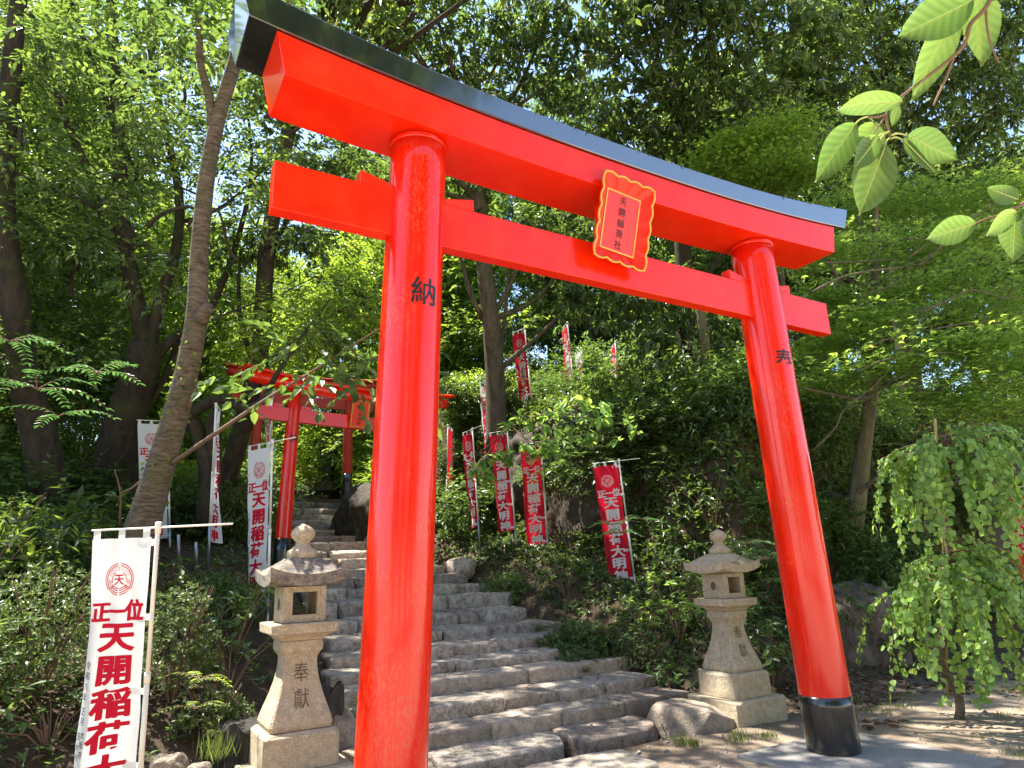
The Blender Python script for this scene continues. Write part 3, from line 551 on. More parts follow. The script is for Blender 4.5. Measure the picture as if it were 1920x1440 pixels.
def banner(label, top, bot, wpx, d, sgn=1, white=False, W=.40, H=1.84, side=1, wave=.018, detail=True, rod=.52, seed=0, grp=None, drop=0, gap=.07, fold=0.):
    """nobori banner. top/bot: pole ends in the photo, wpx: cloth width as it looks there, side: +1 cloth left of its pole"""
    top = at(*top); bot = np.asarray(bot, float) if len(bot) == 3 and not isinstance(bot[0], int) else at(*bot); loc = bot.copy(); z = nrm(top-bot)
    ry = top-CAM; lat = min(wpx*d/FPX*float(ry@F_/np.linalg.norm(ry)), W*.995); Fh = nrm((top-CAM)*np.array([1, 1, 0])); Rh = np.array([Fh[1], -Fh[0], 0]); c = -side*lat*Rh+sgn*math.sqrt(max(W*W-lat*lat, 1e-4))*Fh; c = nrm(c); u = -c*side; n = nrm(np.cross(u, z))
    B = thing('nobori_banner', label, 'banner', loc, 0, grp)
    Lp = np.linalg.norm(top-bot)
    mb = MB(); a = bot+z*max(Lp*.0, .0); k = .45 if Lp > 2.1 else .2
    mb.tube([bot-z*.25, bot+z*k], .019, 10); mb.build('ground_pipe', M['steel'], B, smooth=True, off=loc)
    mb = MB(); mb.tube([bot+z*(k-.02), bot+z*(Lp*.55)], .0155, 10); mb.tube([bot+z*Lp*.55-z*.06, bot+z*Lp*.55], .0185, 10); mb.tube([bot+z*Lp*.55, top], .0125, 10); mb.tube([top-z*.05, top+z*.015], .018, 10); pole = mb.build('pole', M['pole'], B, smooth=True, off=loc)
    rt = top-z*.015; e0 = rt+c*(W+gap*.6); e1 = rt-c*(rod-.02)
    mb = MB(); mb.tube([e0+z*0, (e0+e1)/2+n*.004, e1], .006, 8); mb.build('cross_rod', M['pole'], B, smooth=True, off=loc)
    ctop = rt-z*.055; e = c*gap*.45
    def S(uu, vv, off=0.):
        """u from -W/2 (reader's left) to W/2, v down from 0 at the top edge to -H"""
        uu = np.atleast_1d(uu).astype(float); vv = np.atleast_1d(vv).astype(float); s = (W/2-uu) if side > 0 else (uu+W/2)   # distance from the pole edge
        f = s/W; dn = -vv; wv = wave*(np.sin(f*7+dn*1.3+seed)*.5+np.sin(f*3.1-dn*2.1+seed*2)+.5*np.sin(dn*4+f*2+seed))*(.25+f)*(.35+np.minimum(dn, 1.2))+fold*f*f*np.sin(dn*1.9+seed)+.0035*np.sin(dn*15+f*6+seed)*np.sin(f*9+seed)+.004*np.sin(f*14+dn*2.5)+.005*np.abs(np.sin(dn*5.2+seed))
        return (ctop+e)+np.outer(s*(1-.04*np.minimum(dn, 1)*f), c)-np.outer(dn, z)+np.outer(wv+off, n)-np.outer(f*.02*dn, z)
    g1, g2 = 25, 90; uu, vv = np.meshgrid(np.linspace(-W/2, W/2, g1), np.linspace(0, -H, g2), indexing='ij'); V = S(uu.ravel(), vv.ravel()); I = (np.arange(g1-1)[:, None]*g2+np.arange(g2-1)).ravel()
    mb = MB(); mb.add(V, np.stack([I, I+1, I+g2+1, I+g2], 1)); cl = mb.build('cloth', M['cloth_white' if white else 'cloth_red'], B, smooth=True, off=loc)
    for q in (-W/2+.03, 0, W/2-.03):
        mb = MB(); p0 = S(np.array([q-.022, q+.022, q+.022, q-.022]), np.array([-.01, -.01, 0, 0]), .002); p0[2:] += z*.062; mb.add(p0, [(0, 1, 2, 3)]); mb.build('hanging_tab', M['cloth_white'], cl, off=loc)
    eu = W/2 if side > 0 else -W/2
    for q in np.linspace(-.03, -H+.05, 5):
        mb = MB(); p0 = S(np.array([eu-side*.09, eu, eu, eu-side*.09]), np.array([q-.02, q-.02, q+.02, q+.02]), .002); p0[1:3] = p0[1:3]-c*(gap*.45+.022); mb.add(p0, [(0, 1, 2, 3)]); mb.build('hanging_tab', M['cloth_white'], cl, off=loc)
    ink = M['letter_red' if white else 'letter_white']; off = .003
    sf = lambda a, b, e=0.: S(a, b, off+e)
    mb = MB(); emblem(mb, sf, 0.0, -.245, .098); mb.build('emblem', ink, cl, off=loc)
    it = [('正', -.118, -.435, .135, .125, .032), ('一', .0, -.43, .12, .125, .04), ('位', .122, -.425, .135, .13, .032)]
    it += [(ch, .012, -.585-.192*i, .25, .182, .034) for i, ch in enumerate('天開稲荷大明神')]
    mb = MB(); put_text(mb, it, sf); mb.build('lettering', ink, cl, off=loc)
    if detail:
        it = [(ch, -W/2+.032, -.74-.06*i, .045, .05, 0) for i, ch in enumerate('令和八年')]+[(ch, -W/2+.035, -1.0-.055*i, .045, .05, 0) for i, ch in enumerate('正月')]
        it += [(ch, -W/2+.062, -1.13-.055*i, .034, .045, 0) for i, ch in enumerate('大阪府')]+[(ch, -W/2+.026, -1.14-.06*i, .04, .05, 0) for i, ch in enumerate('茨木市')]
        it += [(ch, -W/2+.04, -1.34-.062*i, .05, .055, .003) for i, ch in enumerate('株式会社')]
        mb = MB(); put_text(mb, it, sf); mb.build('side_inscription', M['letter_black'], cl, off=loc)
    return B
GB = 'nobori banners along the shrine path'
def gb(px, py, d): p = at(px, py, d); return np.array([p[0], p[1], gz(p[0], p[1])-.05])
banner('white banner with red characters in the left foreground, its white pole in front of bushes', (297, 984, 4.0), (252, 1600, 4.0), 116, 4.0, 1, True, seed=1, grp=GB, rod=.50, wave=.02)
banner('narrow white banner with red characters between the left trees and the smaller gate', (511, 826, 7.75), (500, 1195, 7.75), 42, 7.75, 1, True, seed=2, grp=GB, rod=.42, wave=.012)
banner('white banner half hidden behind the leaning cherry trunk', (314, 788, 11.0), (319, 1040, 11.0), 52, 11.0, 1, True, seed=3, grp=GB, rod=.1)
banner('white banner seen edge on, hanging twisted under the dark curved trunks', (405, 757, 9.5), (391, 1040, 9.5), 13, 9.5, 1, True, seed=4, grp=GB, side=-1, rod=.1, wave=.022, fold=.03)
banner('thin white banner half covered by the smaller gate, behind another white banner', (511, 745, 14.5), (506, 960, 14.5), 12, 14.5, 1, True, seed=5, grp=GB, rod=.1, detail=False)
banner('red banner with white characters closest to the right lantern, leaves over its lower half', (1160, 862, 10.6), (1192, 1100, 10.6), 46, 10.6, 1, False, seed=6, grp=GB, rod=.36)
banner('red banner second from the right lantern, facing straight out below the broad-leaved branch', (1014, 828, 12.7), (1029, 1045, 12.7), 37, 12.7, 1, False, seed=7, grp=GB, rod=.12)
banner('red banner turned half away between the frontal one and the slim one', (951, 805, 12.9), (969, 1028, 12.9), 32, 12.9, 1, False, seed=8, grp=GB, rod=.1)
banner('slim red banner seen at a sharp angle, second from the left gate pillar', (886, 803, 13.2), (899, 1015, 13.2), 18, 13.2, 1, False, seed=9, grp=GB, rod=.5)
banner('red banner seen edge on right beside the left gate pillar', (840, 797, 15.4), (836, 1010, 15.4), 9, 15.4, 1, False, seed=10, grp=GB, side=-1, rod=.1, wave=.03, detail=False)
banner('bright red banner cut by the picture edge behind the weeping tree', (1952, 905, 6.3), (2052, 1330, 6.3), 84, 6.3, 1, False, seed=11, grp=GB)
banner('red banner high on the wooded hill beside the slender brown trunk', (984, 614, 16.0), (999, 775, 16.0), 22, 16.0, 1, False, seed=12, grp=GB, rod=.05, detail=False, H=1.55)
banner('narrow red banner high on the hill, upper neighbour of a white one', (1064, 604, 17.0), (1078, 745, 17.0), 11, 17.0, 1, False, seed=13, grp=GB, rod=.05, detail=False, H=1.4)
banner('small white banner high on the hill right of the red ones', (1090, 652, 17.5), (1097, 760, 17.5), 12, 17.5, 1, True, seed=14, grp=GB, rod=.05, detail=False, H=1.2)
banner('white banner on the hill just left of the slender brown trunk', (914, 700, 15.5), (918, 850, 15.5), 13, 15.5, 1, True, seed=15, grp=GB, rod=.05, detail=False, H=1.5)
banner('faint red banner on the hill almost lost among dark branches', (1154, 640, 16.5), (1161, 770, 16.5), 9, 16.5, 1, False, seed=16, grp=GB, rod=.05, detail=False, H=1.3)
for q, (px, py0, py1, lb) in enumerate([(335, 1003, 1050, 'short grey steel pipe stuck in the ground, taller of the two empty ones'), (368, 1017, 1050, 'short grey steel pipe stuck in the ground, lower of the two empty ones')]):
    p0, p1 = at(px, py1+20, 9.6), at(px, py0, 9.6); mb = MB(); mb.tube([p0, p1], .022, 10); tag(mb.build('ground_pipe', M['steel'], smooth=True), lb, 'pipe')

# ------------------------------------------------------------------ trees
def tree_root(name, label, cat, base, grp=None): return thing(name, label, cat, base, 0, grp)
def px_path(pts): return [at(*p) for p in pts]
def wood(mb, pts, r0, r1, n=10, sm=4, wob=.0):
    pts = np.asarray(pts, float); k = len(pts); rad = np.linspace(r0, r1, k)
    if wob: pts = pts+RNG.normal(size=pts.shape)*wob*np.linspace(0, 1, k)[:, None]
    mb.tube(pts, rad, n, True, sm)
# --- leaning cherry
base = at(258, 1030, 7.0); base[2] = min(base[2], gz(base[0], base[1])); T = tree_root('cherry_tree', 'leaning cherry tree with banded bark and a pruned stub behind the front white banner', 'tree', base)
mb = MB(); tr = px_path([(255, 1045, 7), (275, 960, 7), (300, 880, 7), (333, 765, 7), (352, 690, 7), (369, 590, 7), (374, 470, 7), (388, 330, 7), (412, 210, 7), (442, 110, 7), (475, -40, 7), (500, -160, 7)])
mb.tube(tr, [.21, .16, .14, .125, .115, .105, .088, .08, .072, .068, .06, .045], 18, True, 4)
mb.tube(px_path([(374, 600, 6.98), (386, 582, 6.93), (393, 576, 6.9)]), [.085, .07, .05], 12, True, 3)
trunk = mb.build('trunk', M['cherrybark'], T, smooth=True, off=base)
mb = MB(); wood(mb, px_path([(398, 235, 7), (392, 180, 6.95), (376, 118, 6.9), (372, 40, 6.9), (360, -40, 6.9)]), .05, .025); mb.build('limb', M['cherrybark'], T, smooth=True, off=base)
mb = MB(); wood(mb, px_path([(318, 872, 7), (370, 836, 6.6), (430, 795, 6.3), (500, 748, 6.0), (580, 700, 5.8), (650, 655, 5.7), (712, 615, 5.6)]), .024, .007, 8); mb.build('side_branch', M['twig'], T, smooth=True, off=base); mb = MB(); wood(mb, px_path([(320, 868, 7), (280, 890, 7), (248, 915, 7), (225, 925, 7)]), .02, .01, 6); wood(mb, px_path([(350, 770, 6.98), (365, 735, 6.8), (378, 715, 6.75)]), .016, .008, 6); wood(mb, px_path([(225, 985, 7), (226, 925, 7), (215, 880, 7)]), .014, .006, 6); mb.build('side_branch', M['twig'], T, smooth=True, off=base)
mb = MB()
for cx_, cy_, d_, r_, n_ in [(330, 30, 6.6, .7, 30), (480, -30, 6.8, .6, 30), (250, -60, 6.2, .7, 30)]: clump(mb, at(cx_, cy_, d_), (r_, r_, r_*.6), n_, .10, 'along', 6, .45)
for k, (x0, y0, d0, x1, y1, d1) in enumerate([(560, 640, 5.7, 470, 690, 5.6), (600, 655, 5.6, 690, 740, 5.5), (560, 690, 5.8, 640, 730, 5.6), (520, 720, 5.9, 430, 745, 5.7), (640, 640, 5.6, 700, 690, 5.5), (560, 720, 5.7, 600, 770, 5.6), (660, 640, 5.6, 610, 600, 5.7), (640, 700, 5.5, 700, 660, 5.5), (500, 680, 5.7, 440, 700, 5.6), (540, 650, 5.7, 500, 610, 5.8), (600, 700, 5.5, 540, 740, 5.4), (660, 720, 5.5, 690, 790, 5.4), (480, 730, 5.8, 420, 720, 5.7), (580, 680, 5.6, 660, 650, 5.5)]):
    a, b = at(x0, y0, d0), at(x1, y1, d1); along(mb, a[None], b[None], 9, .12, .5, sag=.12)
    for q in range(1): e = RNG.normal(size=3)*.28*np.array([1, 1, .55]); along(mb, (a+e)[None], (b+e+RNG.normal(size=3)*.1)[None], 8, .115, .5, sag=.15)
mb.build('crown', M['leaf_shrub'], T, off=base, attr=True)

mb = MB(); n = 260; q_, _ = spline(np.array(tr[:6]), np.ones(6), 12); i_ = RNG.integers(2, len(q_)-4, n); P = q_[i_]+rdir(n)*np.array([.16, .16, .05]); leaf_add(mb, P, rdir(n)-UP*.3, rdir(n)-F_, RNG.uniform(.03, .07, n), .03); mb.build('ivy', M['leaf_light'], T, off=base, attr=True)
# --- big multi-stemmed evergreen at left
KD = 1.27; px_pathk = lambda pts: [at(x, y, d*KD) for x, y, d in pts]
base = at(205, 1010, 12.7); base[2] = gz(base[0], base[1])-.1; T = tree_root('evergreen_tree', 'massive dark evergreen with many crooked stems filling the left side', 'tree', base)
mb = MB(); mb.tube(px_pathk([(200, 1030, 10), (210, 930, 10), (225, 820, 10), (262, 700, 10), (275, 640, 10)]), [.62, .44, .34, .31, .28], 18, True, 4); mb.tube(px_pathk([(150, 1040, 9.8), (170, 940, 9.9), (215, 840, 10)]), [.34, .22, .2], 14, True, 4)
mb.build('trunk', M['bark'], T, smooth=True, off=base)
limbs = [([(275, 660, 10), (250, 540, 10), (228, 400, 9.8), (226, 250, 9.6), (214, 110, 9.5), (203, -40, 9.4)], .19, .10), ([(278, 660, 10), (300, 560, 10.2), (330, 470, 10.4), (335, 360, 10.5), (300, 200, 10.6), (265, 20, 10.6)], .15, .06), ([(262, 560, 10), (215, 420, 9.6), (150, 280, 9.2), (110, 180, 9), (40, -20, 8.8)], .10, .055), ([(240, 460, 9.8), (180, 390, 9.6), (90, 350, 9.5), (-20, 290, 9.5)], .07, .04), ([(270, 690, 10), (330, 630, 10.2), (400, 570, 10.4), (450, 430, 10.5), (470, 300, 10.6), (455, 120, 10.6)], .12, .02), ([(228, 280, 9.6), (190, 160, 9.4), (140, 40, 9.3), (120, -60, 9.2)], .06, .04), ([(224, 200, 9.6), (270, 150, 9.6), (295, 60, 9.7), (320, -40, 9.7)], .05, .03), ([(220, 900, 10), (140, 880, 9.9), (100, 860, 9.8), (60, 760, 9.6), (20, 620, 9.4), (-40, 560, 9.3)], .16, .08), ([(230, 830, 10), (300, 720, 10.3), (330, 640, 10.5)], .10, .06), ([(190, 500, 9.8), (120, 460, 9.6), (40, 420, 9.5), (-30, 395, 9.5)], .06, .035), ([(330, 420, 10.5), (410, 390, 10.6), (480, 330, 10.7), (560, 255, 10.8)], .05, .01)]
for p, a, b in limbs: mb = MB(); wood(mb, px_pathk(p), a*.85, b*.8, 12, 4, .03); mb.build('limb', M['bark'], T, smooth=True, off=base)
mb = MB(); tw = mb
for cx_, cy_, d_, r_, n_ in [(60, 60, 9, 1.0, 62), (160, 150, 9.6, .9, 48), (300, 60, 10.2, 1.0, 56), (90, 260, 9.6, .9, 48), (230, 330, 10.4, .9, 50), (30, 420, 9.4, .9, 62), (150, 480, 10, .9, 64), (330, 260, 10.8, .9, 50), (420, 120, 11, 1.0, 56), (410, 330, 11, .9, 60), (330, 480, 11, .8, 55), (60, 560, 9.8, .9, 64), (480, 430, 11.2, .9, 64), (190, 620, 10.6, .8, 60), (560, 340, 11.5, .9, 64), (640, 440, 11.5, .8, 50), (10, 200, 8.8, .7, 40), (210, -40, 9.2, .9, 45), (560, 540, 11.6, .8, 55), (420, 560, 11.2, .7, 45), (60, 680, 10, .7, 50), (110, 780, 10.4, .7, 45)]:
    clump(mb, at(cx_, cy_, d_*KD), (r_*1.4, r_*1.4, r_*.85), int(n_*1.35), .125, 'along', 7, .42, full=False, tw=tw)
mb.build('crown', M['leaf_mid'], T, off=base, attr=True); 
R5 = np.random.default_rng(21)
for q in range(26):
    x, y, d = R5.uniform(-20, 520), R5.uniform(20, 620), R5.uniform(9.5, 13); an = R5.uniform(-2.6, -.5); ln = R5.uniform(120, 330); pth = [(x+math.cos(an)*ln*t+R5.normal()*12, y+math.sin(an)*ln*t*.8+R5.normal()*12+60*t*t, d+t*.4) for t in np.linspace(0, 1, 6)]
    mb = MB(); wood(mb, px_path(pth), R5.uniform(.02, .045), .006, 6, 3); mb.build('limb', M['bark'], T, smooth=True, off=base)
mb = MB()
for q in range(34):
    cx_, cy_, d_ = R5.uniform(-20, 560), R5.uniform(-20, 700), R5.uniform(8.6, 11)
    if 330 < cx_ < 470 and cy_ > 150: continue
    clump(mb, at(cx_, cy_, d_), (.55, .55, .35), 15, .12, 'along', 7, .42, True)
for cx_, cy_, d_, r_ in [(40, 20, 13, 1.), (160, 60, 13.5, 1.), (280, 120, 13.5, .9), (100, 330, 13.5, 1.), (360, 60, 13, .9), (420, 230, 13.5, .8), (200, 450, 14, 1.), (300, 300, 14, .9), (500, 250, 13, .8), (560, 180, 13, .7), (470, 150, 13.4, .7), (540, 330, 13.4, .7), (620, 290, 13, .6), (700, 300, 13, .6), (480, 60, 12, .7)]: clump(mb, at(cx_, cy_, d_), (r_, r_, r_*.7), 30, .12, 'along', 7, .42)
mb.build('low_foliage', M['leaf_dark'], T, off=base, attr=True)
# --- dark stem at far left
base = at(92, 1010, 10.5); base[2] = gz(base[0], base[1])-.1; T = tree_root('dark_tree', 'dark straight trunk at the far left leaning outward', 'tree', base)
mb = MB(); wood(mb, px_path([(96, 1040, 10.5), (88, 900, 10.5), (72, 810, 10.4), (48, 720, 10.2), (25, 560, 10), (5, 380, 10), (20, 150, 10), (40, -50, 10)]), .30, .10, 14); mb.build('trunk', M['bark'], T, smooth=True, off=base)
mb = MB()
for cx_, cy_, d_, r_ in [(-30, 330, 10, .9), (10, 60, 10.5, 1.0), (-40, 650, 9.8, .8), (30, 850, 12, .8)]: clump(mb, at(cx_, cy_, d_), (r_, r_, r_*.7), 60, .10, 'along', 7, .42, full=False)
mb.build('crown', M['leaf_mid'], T, off=base, attr=True)
# --- dark arching trunks behind the white banners
base = at(392, 960, 11.5); base[2] = gz(base[0], base[1])-.1; T = tree_root('crooked_tree', 'dark crooked tree with arching bough behind the edge-on white banner', 'tree', base)
mb = MB(); wood(mb, px_path([(385, 985, 11.5), (392, 910, 11.5), (384, 850, 11.5), (365, 800, 11.5), (352, 780, 11.5)]), .17, .12, 12); wood(mb, px_path([(400, 960, 11.5), (402, 860, 11.5), (400, 790, 11.4), (408, 770, 11.4)]), .13, .10, 12); mb.build('trunk', M['bark'], T, smooth=True, off=base)
mb = MB(); wood(mb, px_path([(350, 790, 11.5), (378, 762, 11.4), (420, 748, 11.3), (455, 765, 11.2), (490, 752, 11.2), (520, 700, 11.2), (560, 640, 11.3), (620, 560, 11.4)]), .11, .015, 10); mb.build('limb', M['bark'], T, smooth=True, off=base)
mb = MB()
for cx_, cy_, d_, r_ in [(600, 600, 11.6, .7), (470, 650, 12, .7), (660, 560, 12, .8), (520, 590, 12.2, .7)]: clump(mb, at(cx_, cy_, d_), (r_, r_, r_*.6), 50, .10, 'along', 7, .45, full=False)
mb.build('crown', M['leaf_light'], T, off=base, attr=True)
# --- evergreen oaks over the gate
def oak(label, base, trunk, r0, r1, clumps, mat, bark, n=62, L=.15, k=8, asp=.30, droop=.5, name='evergreen_oak', extra=(), full=True, dens=1.0):
    base = np.array(base, float); T = tree_root(name, label, 'tree', base); mb = MB(); pts = [base-np.array([0, 0, .3])]+[np.asarray(p, float) for p in trunk]; wood(mb, pts, r0, r1, 14); mb.build('trunk', M[bark], T, smooth=True, off=base)
    top = np.array(pts)
    for c_ in clumps:
        c = at(*c_[:3]); r = c_[3]; j = np.argmin(np.linalg.norm(top[:, :2]-c[:2], axis=1)+1.5*np.maximum(0, top[:, 2]-c[2]+.6)); s = top[j]; mid = .5*(s+c)+np.array([0, 0, -.1])+RNG.normal(size=3)*.15; lm = MB(); lm.tube([s, mid, c], [.07, .045, .02], 7, True, 3); lm.build('limb', M[bark], T, smooth=True, off=base)
    for p, a, b in extra: lm = MB(); wood(lm, px_path(p), a, b, 8, 3, .02); lm.build('limb', M[bark], T, smooth=True, off=base)
    mb = MB()
    for c_ in clumps: r = c_[3]; clump(mb, at(*c_[:3]), (r*1.15, r*1.15, r*.8), int(n*dens*r*r*1.1)+6, L, 'whorl', k, asp, droop, full, mb)
    mb.build('crown', M[mat], T, off=base, attr=True); return T
b = at(930, 790, 14.5)
oak('slender brown trunked evergreen behind the gate, crown above the tie beam', (b[0], b[1], b[2]-.4), [at(928, 700, 14.5), at(920, 600, 14.4), at(908, 500, 14.4), at(900, 380, 14.4), at(895, 250, 14.3), at(890, 100, 14.3)], .23, .11,
    [(760, 60, 13, 1.0), (860, 90, 13.4, 1.1), (960, 60, 13.6, 1.1), (930, 190, 14, 1.0), (700, 20, 12.4, .9), (1040, 150, 13.8, 1.1), (1030, 30, 13.4, 1.0), (800, -40, 12.5, 1.0), (880, 330, 14.4, .8), (980, 420, 14.6, .9), (1060, 480, 14.6, .9), (930, 450, 14.8, .7), (620, 120, 12.6, .8), (1080, 560, 14.5, .8), (690, 330, 14.6, .8), (880, 420, 15, .8)], 'leaf_dark', 'bark2', 46, .19, extra=[([(905, 600, 14.4), (880, 545, 14.3), (868, 500, 14.2), (850, 440, 14.2)], .06, .03), ([(935, 660, 14.5), (948, 580, 14.5), (950, 500, 14.5)], .05, .03)])
b = at(1290, 800, 15)
oak('tall evergreen with drooping leaf whorls above the gate plaque', (b[0], b[1], b[2]-.4), [at(1288, 700, 15), at(1285, 600, 15), at(1280, 450, 15), at(1270, 250, 14.8), at(1265, 60, 14.6)], .26, .12,
    [(1130, 60, 13, 1.1), (1230, 40, 13, 1.1), (1180, 180, 13.4, 1.1), (1280, 170, 13.2, 1.1), (1370, 70, 13, 1.1), (1400, 190, 13, 1.1), (1330, 290, 13.6, 1.0), (1240, 270, 13.8, 1.0), (1450, 300, 13.4, 1.0), (1140, 250, 14, .9), (1480, 60, 13, 1.1), (1420, 400, 13.6, .9), (1320, 20, 12.6, 1.0), (1200, -40, 12.6, 1.1), (1260, -60, 12.8, 1.1), (1400, -50, 12.8, 1.1), (1480, 160, 14, 1.1), (1180, 570, 14.2, .9), (1260, 560, 14.2, .9), (1340, 620, 14, .8), (1100, 420, 14.8, .9), (1230, 640, 13.6, .7)], 'leaf_dark', 'bark', 46, .20)
b = at(1700, 700, 16)
oak('broad evergreen crown in the upper right behind the hanging cherry leaves', (b[0], b[1], b[2]-.6), [at(1690, 560, 16), at(1680, 400, 16), at(1670, 200, 15.5), at(1660, 20, 15)], .25, .12,
    [(1540, 120, 13.6, 1.1), (1580, 230, 13.8, 1.1), (1640, 90, 14, 1.1), (1720, 200, 14.2, 1.1), (1800, 110, 14, 1.1), (1880, 200, 14, 1.1), (1560, 360, 14.2, 1.0), (1680, 330, 14.6, 1.1), (1790, 320, 14.6, 1.1), (1900, 340, 14.4, 1.1), (1620, 460, 15, 1.0), (1740, 450, 15, 1.0), (1860, 470, 14.6, 1.0), (1570, 20, 13.4, 1.0), (1880, 40, 13.6, 1.0), (1500, 480, 15, .9), (1700, 0, 13.8, 1.0), (1950, 520, 14, 1.0), (1600, -40, 13.4, 1.1), (1760, -60, 13.6, 1.1), (1860, -40, 13.8, 1.1), (1740, 90, 14.4, 1.1), (1820, 220, 15, 1.1), (1910, 110, 14.4, 1.1), (1650, 200, 14.8, 1.1)], 'leaf_dark', 'bark', 44, .19)
b = at(470, 940, 13)
oak('leafy evergreen rising behind the smaller gate with boughs over the stairs', (b[0]-.6, b[1]+1, gz(b[0]-.6, b[1]+1)-.2), [at(480, 700, 13), at(500, 480, 12.8), at(540, 250, 12), at(600, 40, 11.4)], .2, .1,
    [(640, -60, 9.5, 1.0), (760, -120, 9.2, 1.1), (900, -140, 9.4, 1.1), (1040, -120, 9.8, 1.1), (1180, -110, 10.2, 1.1), (540, -100, 9, 1.0), (700, -260, 9, .75), (870, -300, 9.2, .75), (1040, -280, 9.4, .8), (1190, -270, 9.8, .8), (1330, -180, 10.5, 1.1), (560, -300, 8.6, .8), (1460, -120, 11, 1.1), (720, 60, 10.5, .8), (440, 40, 11, .8), (520, 180, 12, .8), (600, 320, 12.6, .7), (450, 470, 13, .8), (560, 450, 13, .8), (680, 560, 13, .8), (620, 640, 13.4, .7)], 'leaf_mid', 'bark', 56, .13, 8, .36)
# --- ivy clad trunk
b = at(1345, 800, 13); b[2] -= .4; T = tree_root('ivy_tree', 'pale bare trunk wrapped in ivy left of the right gate pillar', 'tree', b)
mb = MB(); wood(mb, px_path([(1348, 840, 13), (1340, 770, 13), (1326, 690, 13), (1318, 610, 13), (1300, 520, 13)]), .13, .08, 10); wood(mb, px_path([(1205, 850, 12.5), (1215, 780, 12.6), (1190, 700, 12.7)]), .05, .03, 8); mb.build('trunk', M['ivybark'], T, smooth=True, off=b)
mb = MB(); n = 420; t = RNG.random(n); tr = np.array(spline(np.array(px_path([(1348, 840, 13), (1340, 770, 13), (1326, 690, 13), (1318, 610, 13)])), np.ones(4), 10)[0]); P = tr[(t*(len(tr)-1)).astype(int)]+rdir(n)*np.array([.17, .17, .1]); leaf_add(mb, P, rdir(n)-UP*.4, rdir(n)-F_, .06, .045)
mb.build('ivy', M['leaf_mid'], T, off=b, attr=True)

# --- maples
def maple(label, base, stems, sprays, mat, L=.085, bark='palebark', k=17, n=4):
    base = np.array(base, float); T = tree_root('maple_tree', label, 'tree', base); mb = MB(); wood(mb, px_path(stems[0][0]), stems[0][1], stems[0][2], 12); mb.build('trunk', M[bark], T, smooth=True, off=base)
    for p, a, b in stems[1:]: mb = MB(); wood(mb, px_path(p), a, b, 8, 4, .02); mb.build('limb', M[bark], T, smooth=True, off=base)
    mb = MB(); tw = mb
    for cx_, cy_, d_, r_ in sprays:
        c = at(cx_, cy_, d_); clump(mb, c, (r_*1.25, r_*1.25, r_*.28), int(n*r_*9), L, 'maple', k)
        for q in range(4): a = RNG.random()*6.28; e = c+np.array([math.cos(a)*r_, math.sin(a)*r_, -.05]); tw.tube([c, .5*(c+e)+np.array([0, 0, .05]), e], [.012, .008, .003], 4, False)
    mb.build('crown', M[mat], T, off=base, attr=True)
b = at(1608, 935, 11); maple('green maple with layered sprays and an ivy-clad trunk right of the right pillar', (b[0], b[1], gz(b[0], b[1])-.1),
    [([(1600, 990, 11), (1612, 900, 11), (1622, 820, 11), (1636, 730, 11), (1645, 640, 11), (1642, 560, 11), (1640, 470, 11), (1645, 370, 11)], .15, .03), ([(1634, 742, 11), (1600, 746, 10.6), (1555, 738, 10.2), (1505, 730, 10)], .035, .015), ([(1640, 720, 11), (1690, 712, 10.6), (1760, 690, 10.2)], .035, .015), ([(1642, 600, 11), (1690, 580, 11.2), (1730, 520, 11.4), (1745, 440, 11.5)], .045, .015), ([(1645, 620, 11), (1600, 560, 10.8), (1560, 500, 10.6), (1545, 450, 10.5)], .04, .015), ([(1690, 580, 11.2), (1760, 530, 11), (1850, 500, 10.8)], .03, .012), ([(1642, 480, 11), (1610, 420, 11), (1640, 340, 11)], .02, .008), ([(1600, 930, 11), (1640, 900, 10.6), (1700, 870, 10.3), (1760, 820, 10), (1850, 790, 9.8), (1920, 770, 9.6)], .045, .02)],
    [(1560, 470, 10.5, .7), (1640, 600, 10.2, .8), (1700, 560, 10.6, .8), (1790, 520, 10.4, .9), (1880, 560, 10.2, .9), (1560, 640, 10.4, .7), (1650, 690, 9.8, .8), (1740, 660, 9.8, .9), (1840, 650, 9.6, .9), (1910, 690, 9.4, .8), (1540, 560, 10.8, .6), (1720, 480, 11, .8), (1850, 440, 10.8, .9), (1600, 380, 11.2, .7), (1700, 390, 11.4, .8), (1800, 380, 11.2, .8), (1780, 740, 9.6, .8), (1880, 770, 9.4, .8), (1540, 720, 10.4, .5), (1910, 350, 10.8, .8)], 'leaf_maple')
b = at(1440, 420, 12.5); maple('small bright maple just above the right end of the black lintel', (b[0]+.3, b[1]+.5, gz(b[0]+.3, b[1]+.5)-.1),
    [([(1475, 700, 13), (1470, 560, 12.8), (1455, 420, 12.6), (1440, 330, 12.5)], .06, .02), ([(1462, 470, 12.7), (1430, 400, 12.4), (1400, 350, 12.2)], .02, .008)],
    [(1400, 270, 12, .65), (1470, 250, 12, .6), (1430, 320, 12, .7), (1350, 300, 12.2, .5), (1490, 330, 12.2, .6), (1390, 360, 12.4, .5)], 'leaf_light', n=6)

R6 = np.random.default_rng(4); T = [o for o in bpy.data.objects if o.name == 'maple_tree'][0]; b = np.array(T.location)
for q in range(22):
    x0, y0 = R6.uniform(1520, 1760), R6.uniform(430, 860); an = R6.uniform(-1.1, .25); ln = R6.uniform(120, 260); d0 = R6.uniform(9.3, 10.4)
    mb = MB(); wood(mb, px_path([(x0+math.cos(an)*ln*t+R6.normal()*6, y0+math.sin(an)*ln*t+R6.normal()*6+18*t*t, d0-.5*t) for t in np.linspace(0, 1, 5)]), R6.uniform(.010, .02), .004, 6, 3); mb.build('limb', M['palebark'], T, smooth=True, off=b)
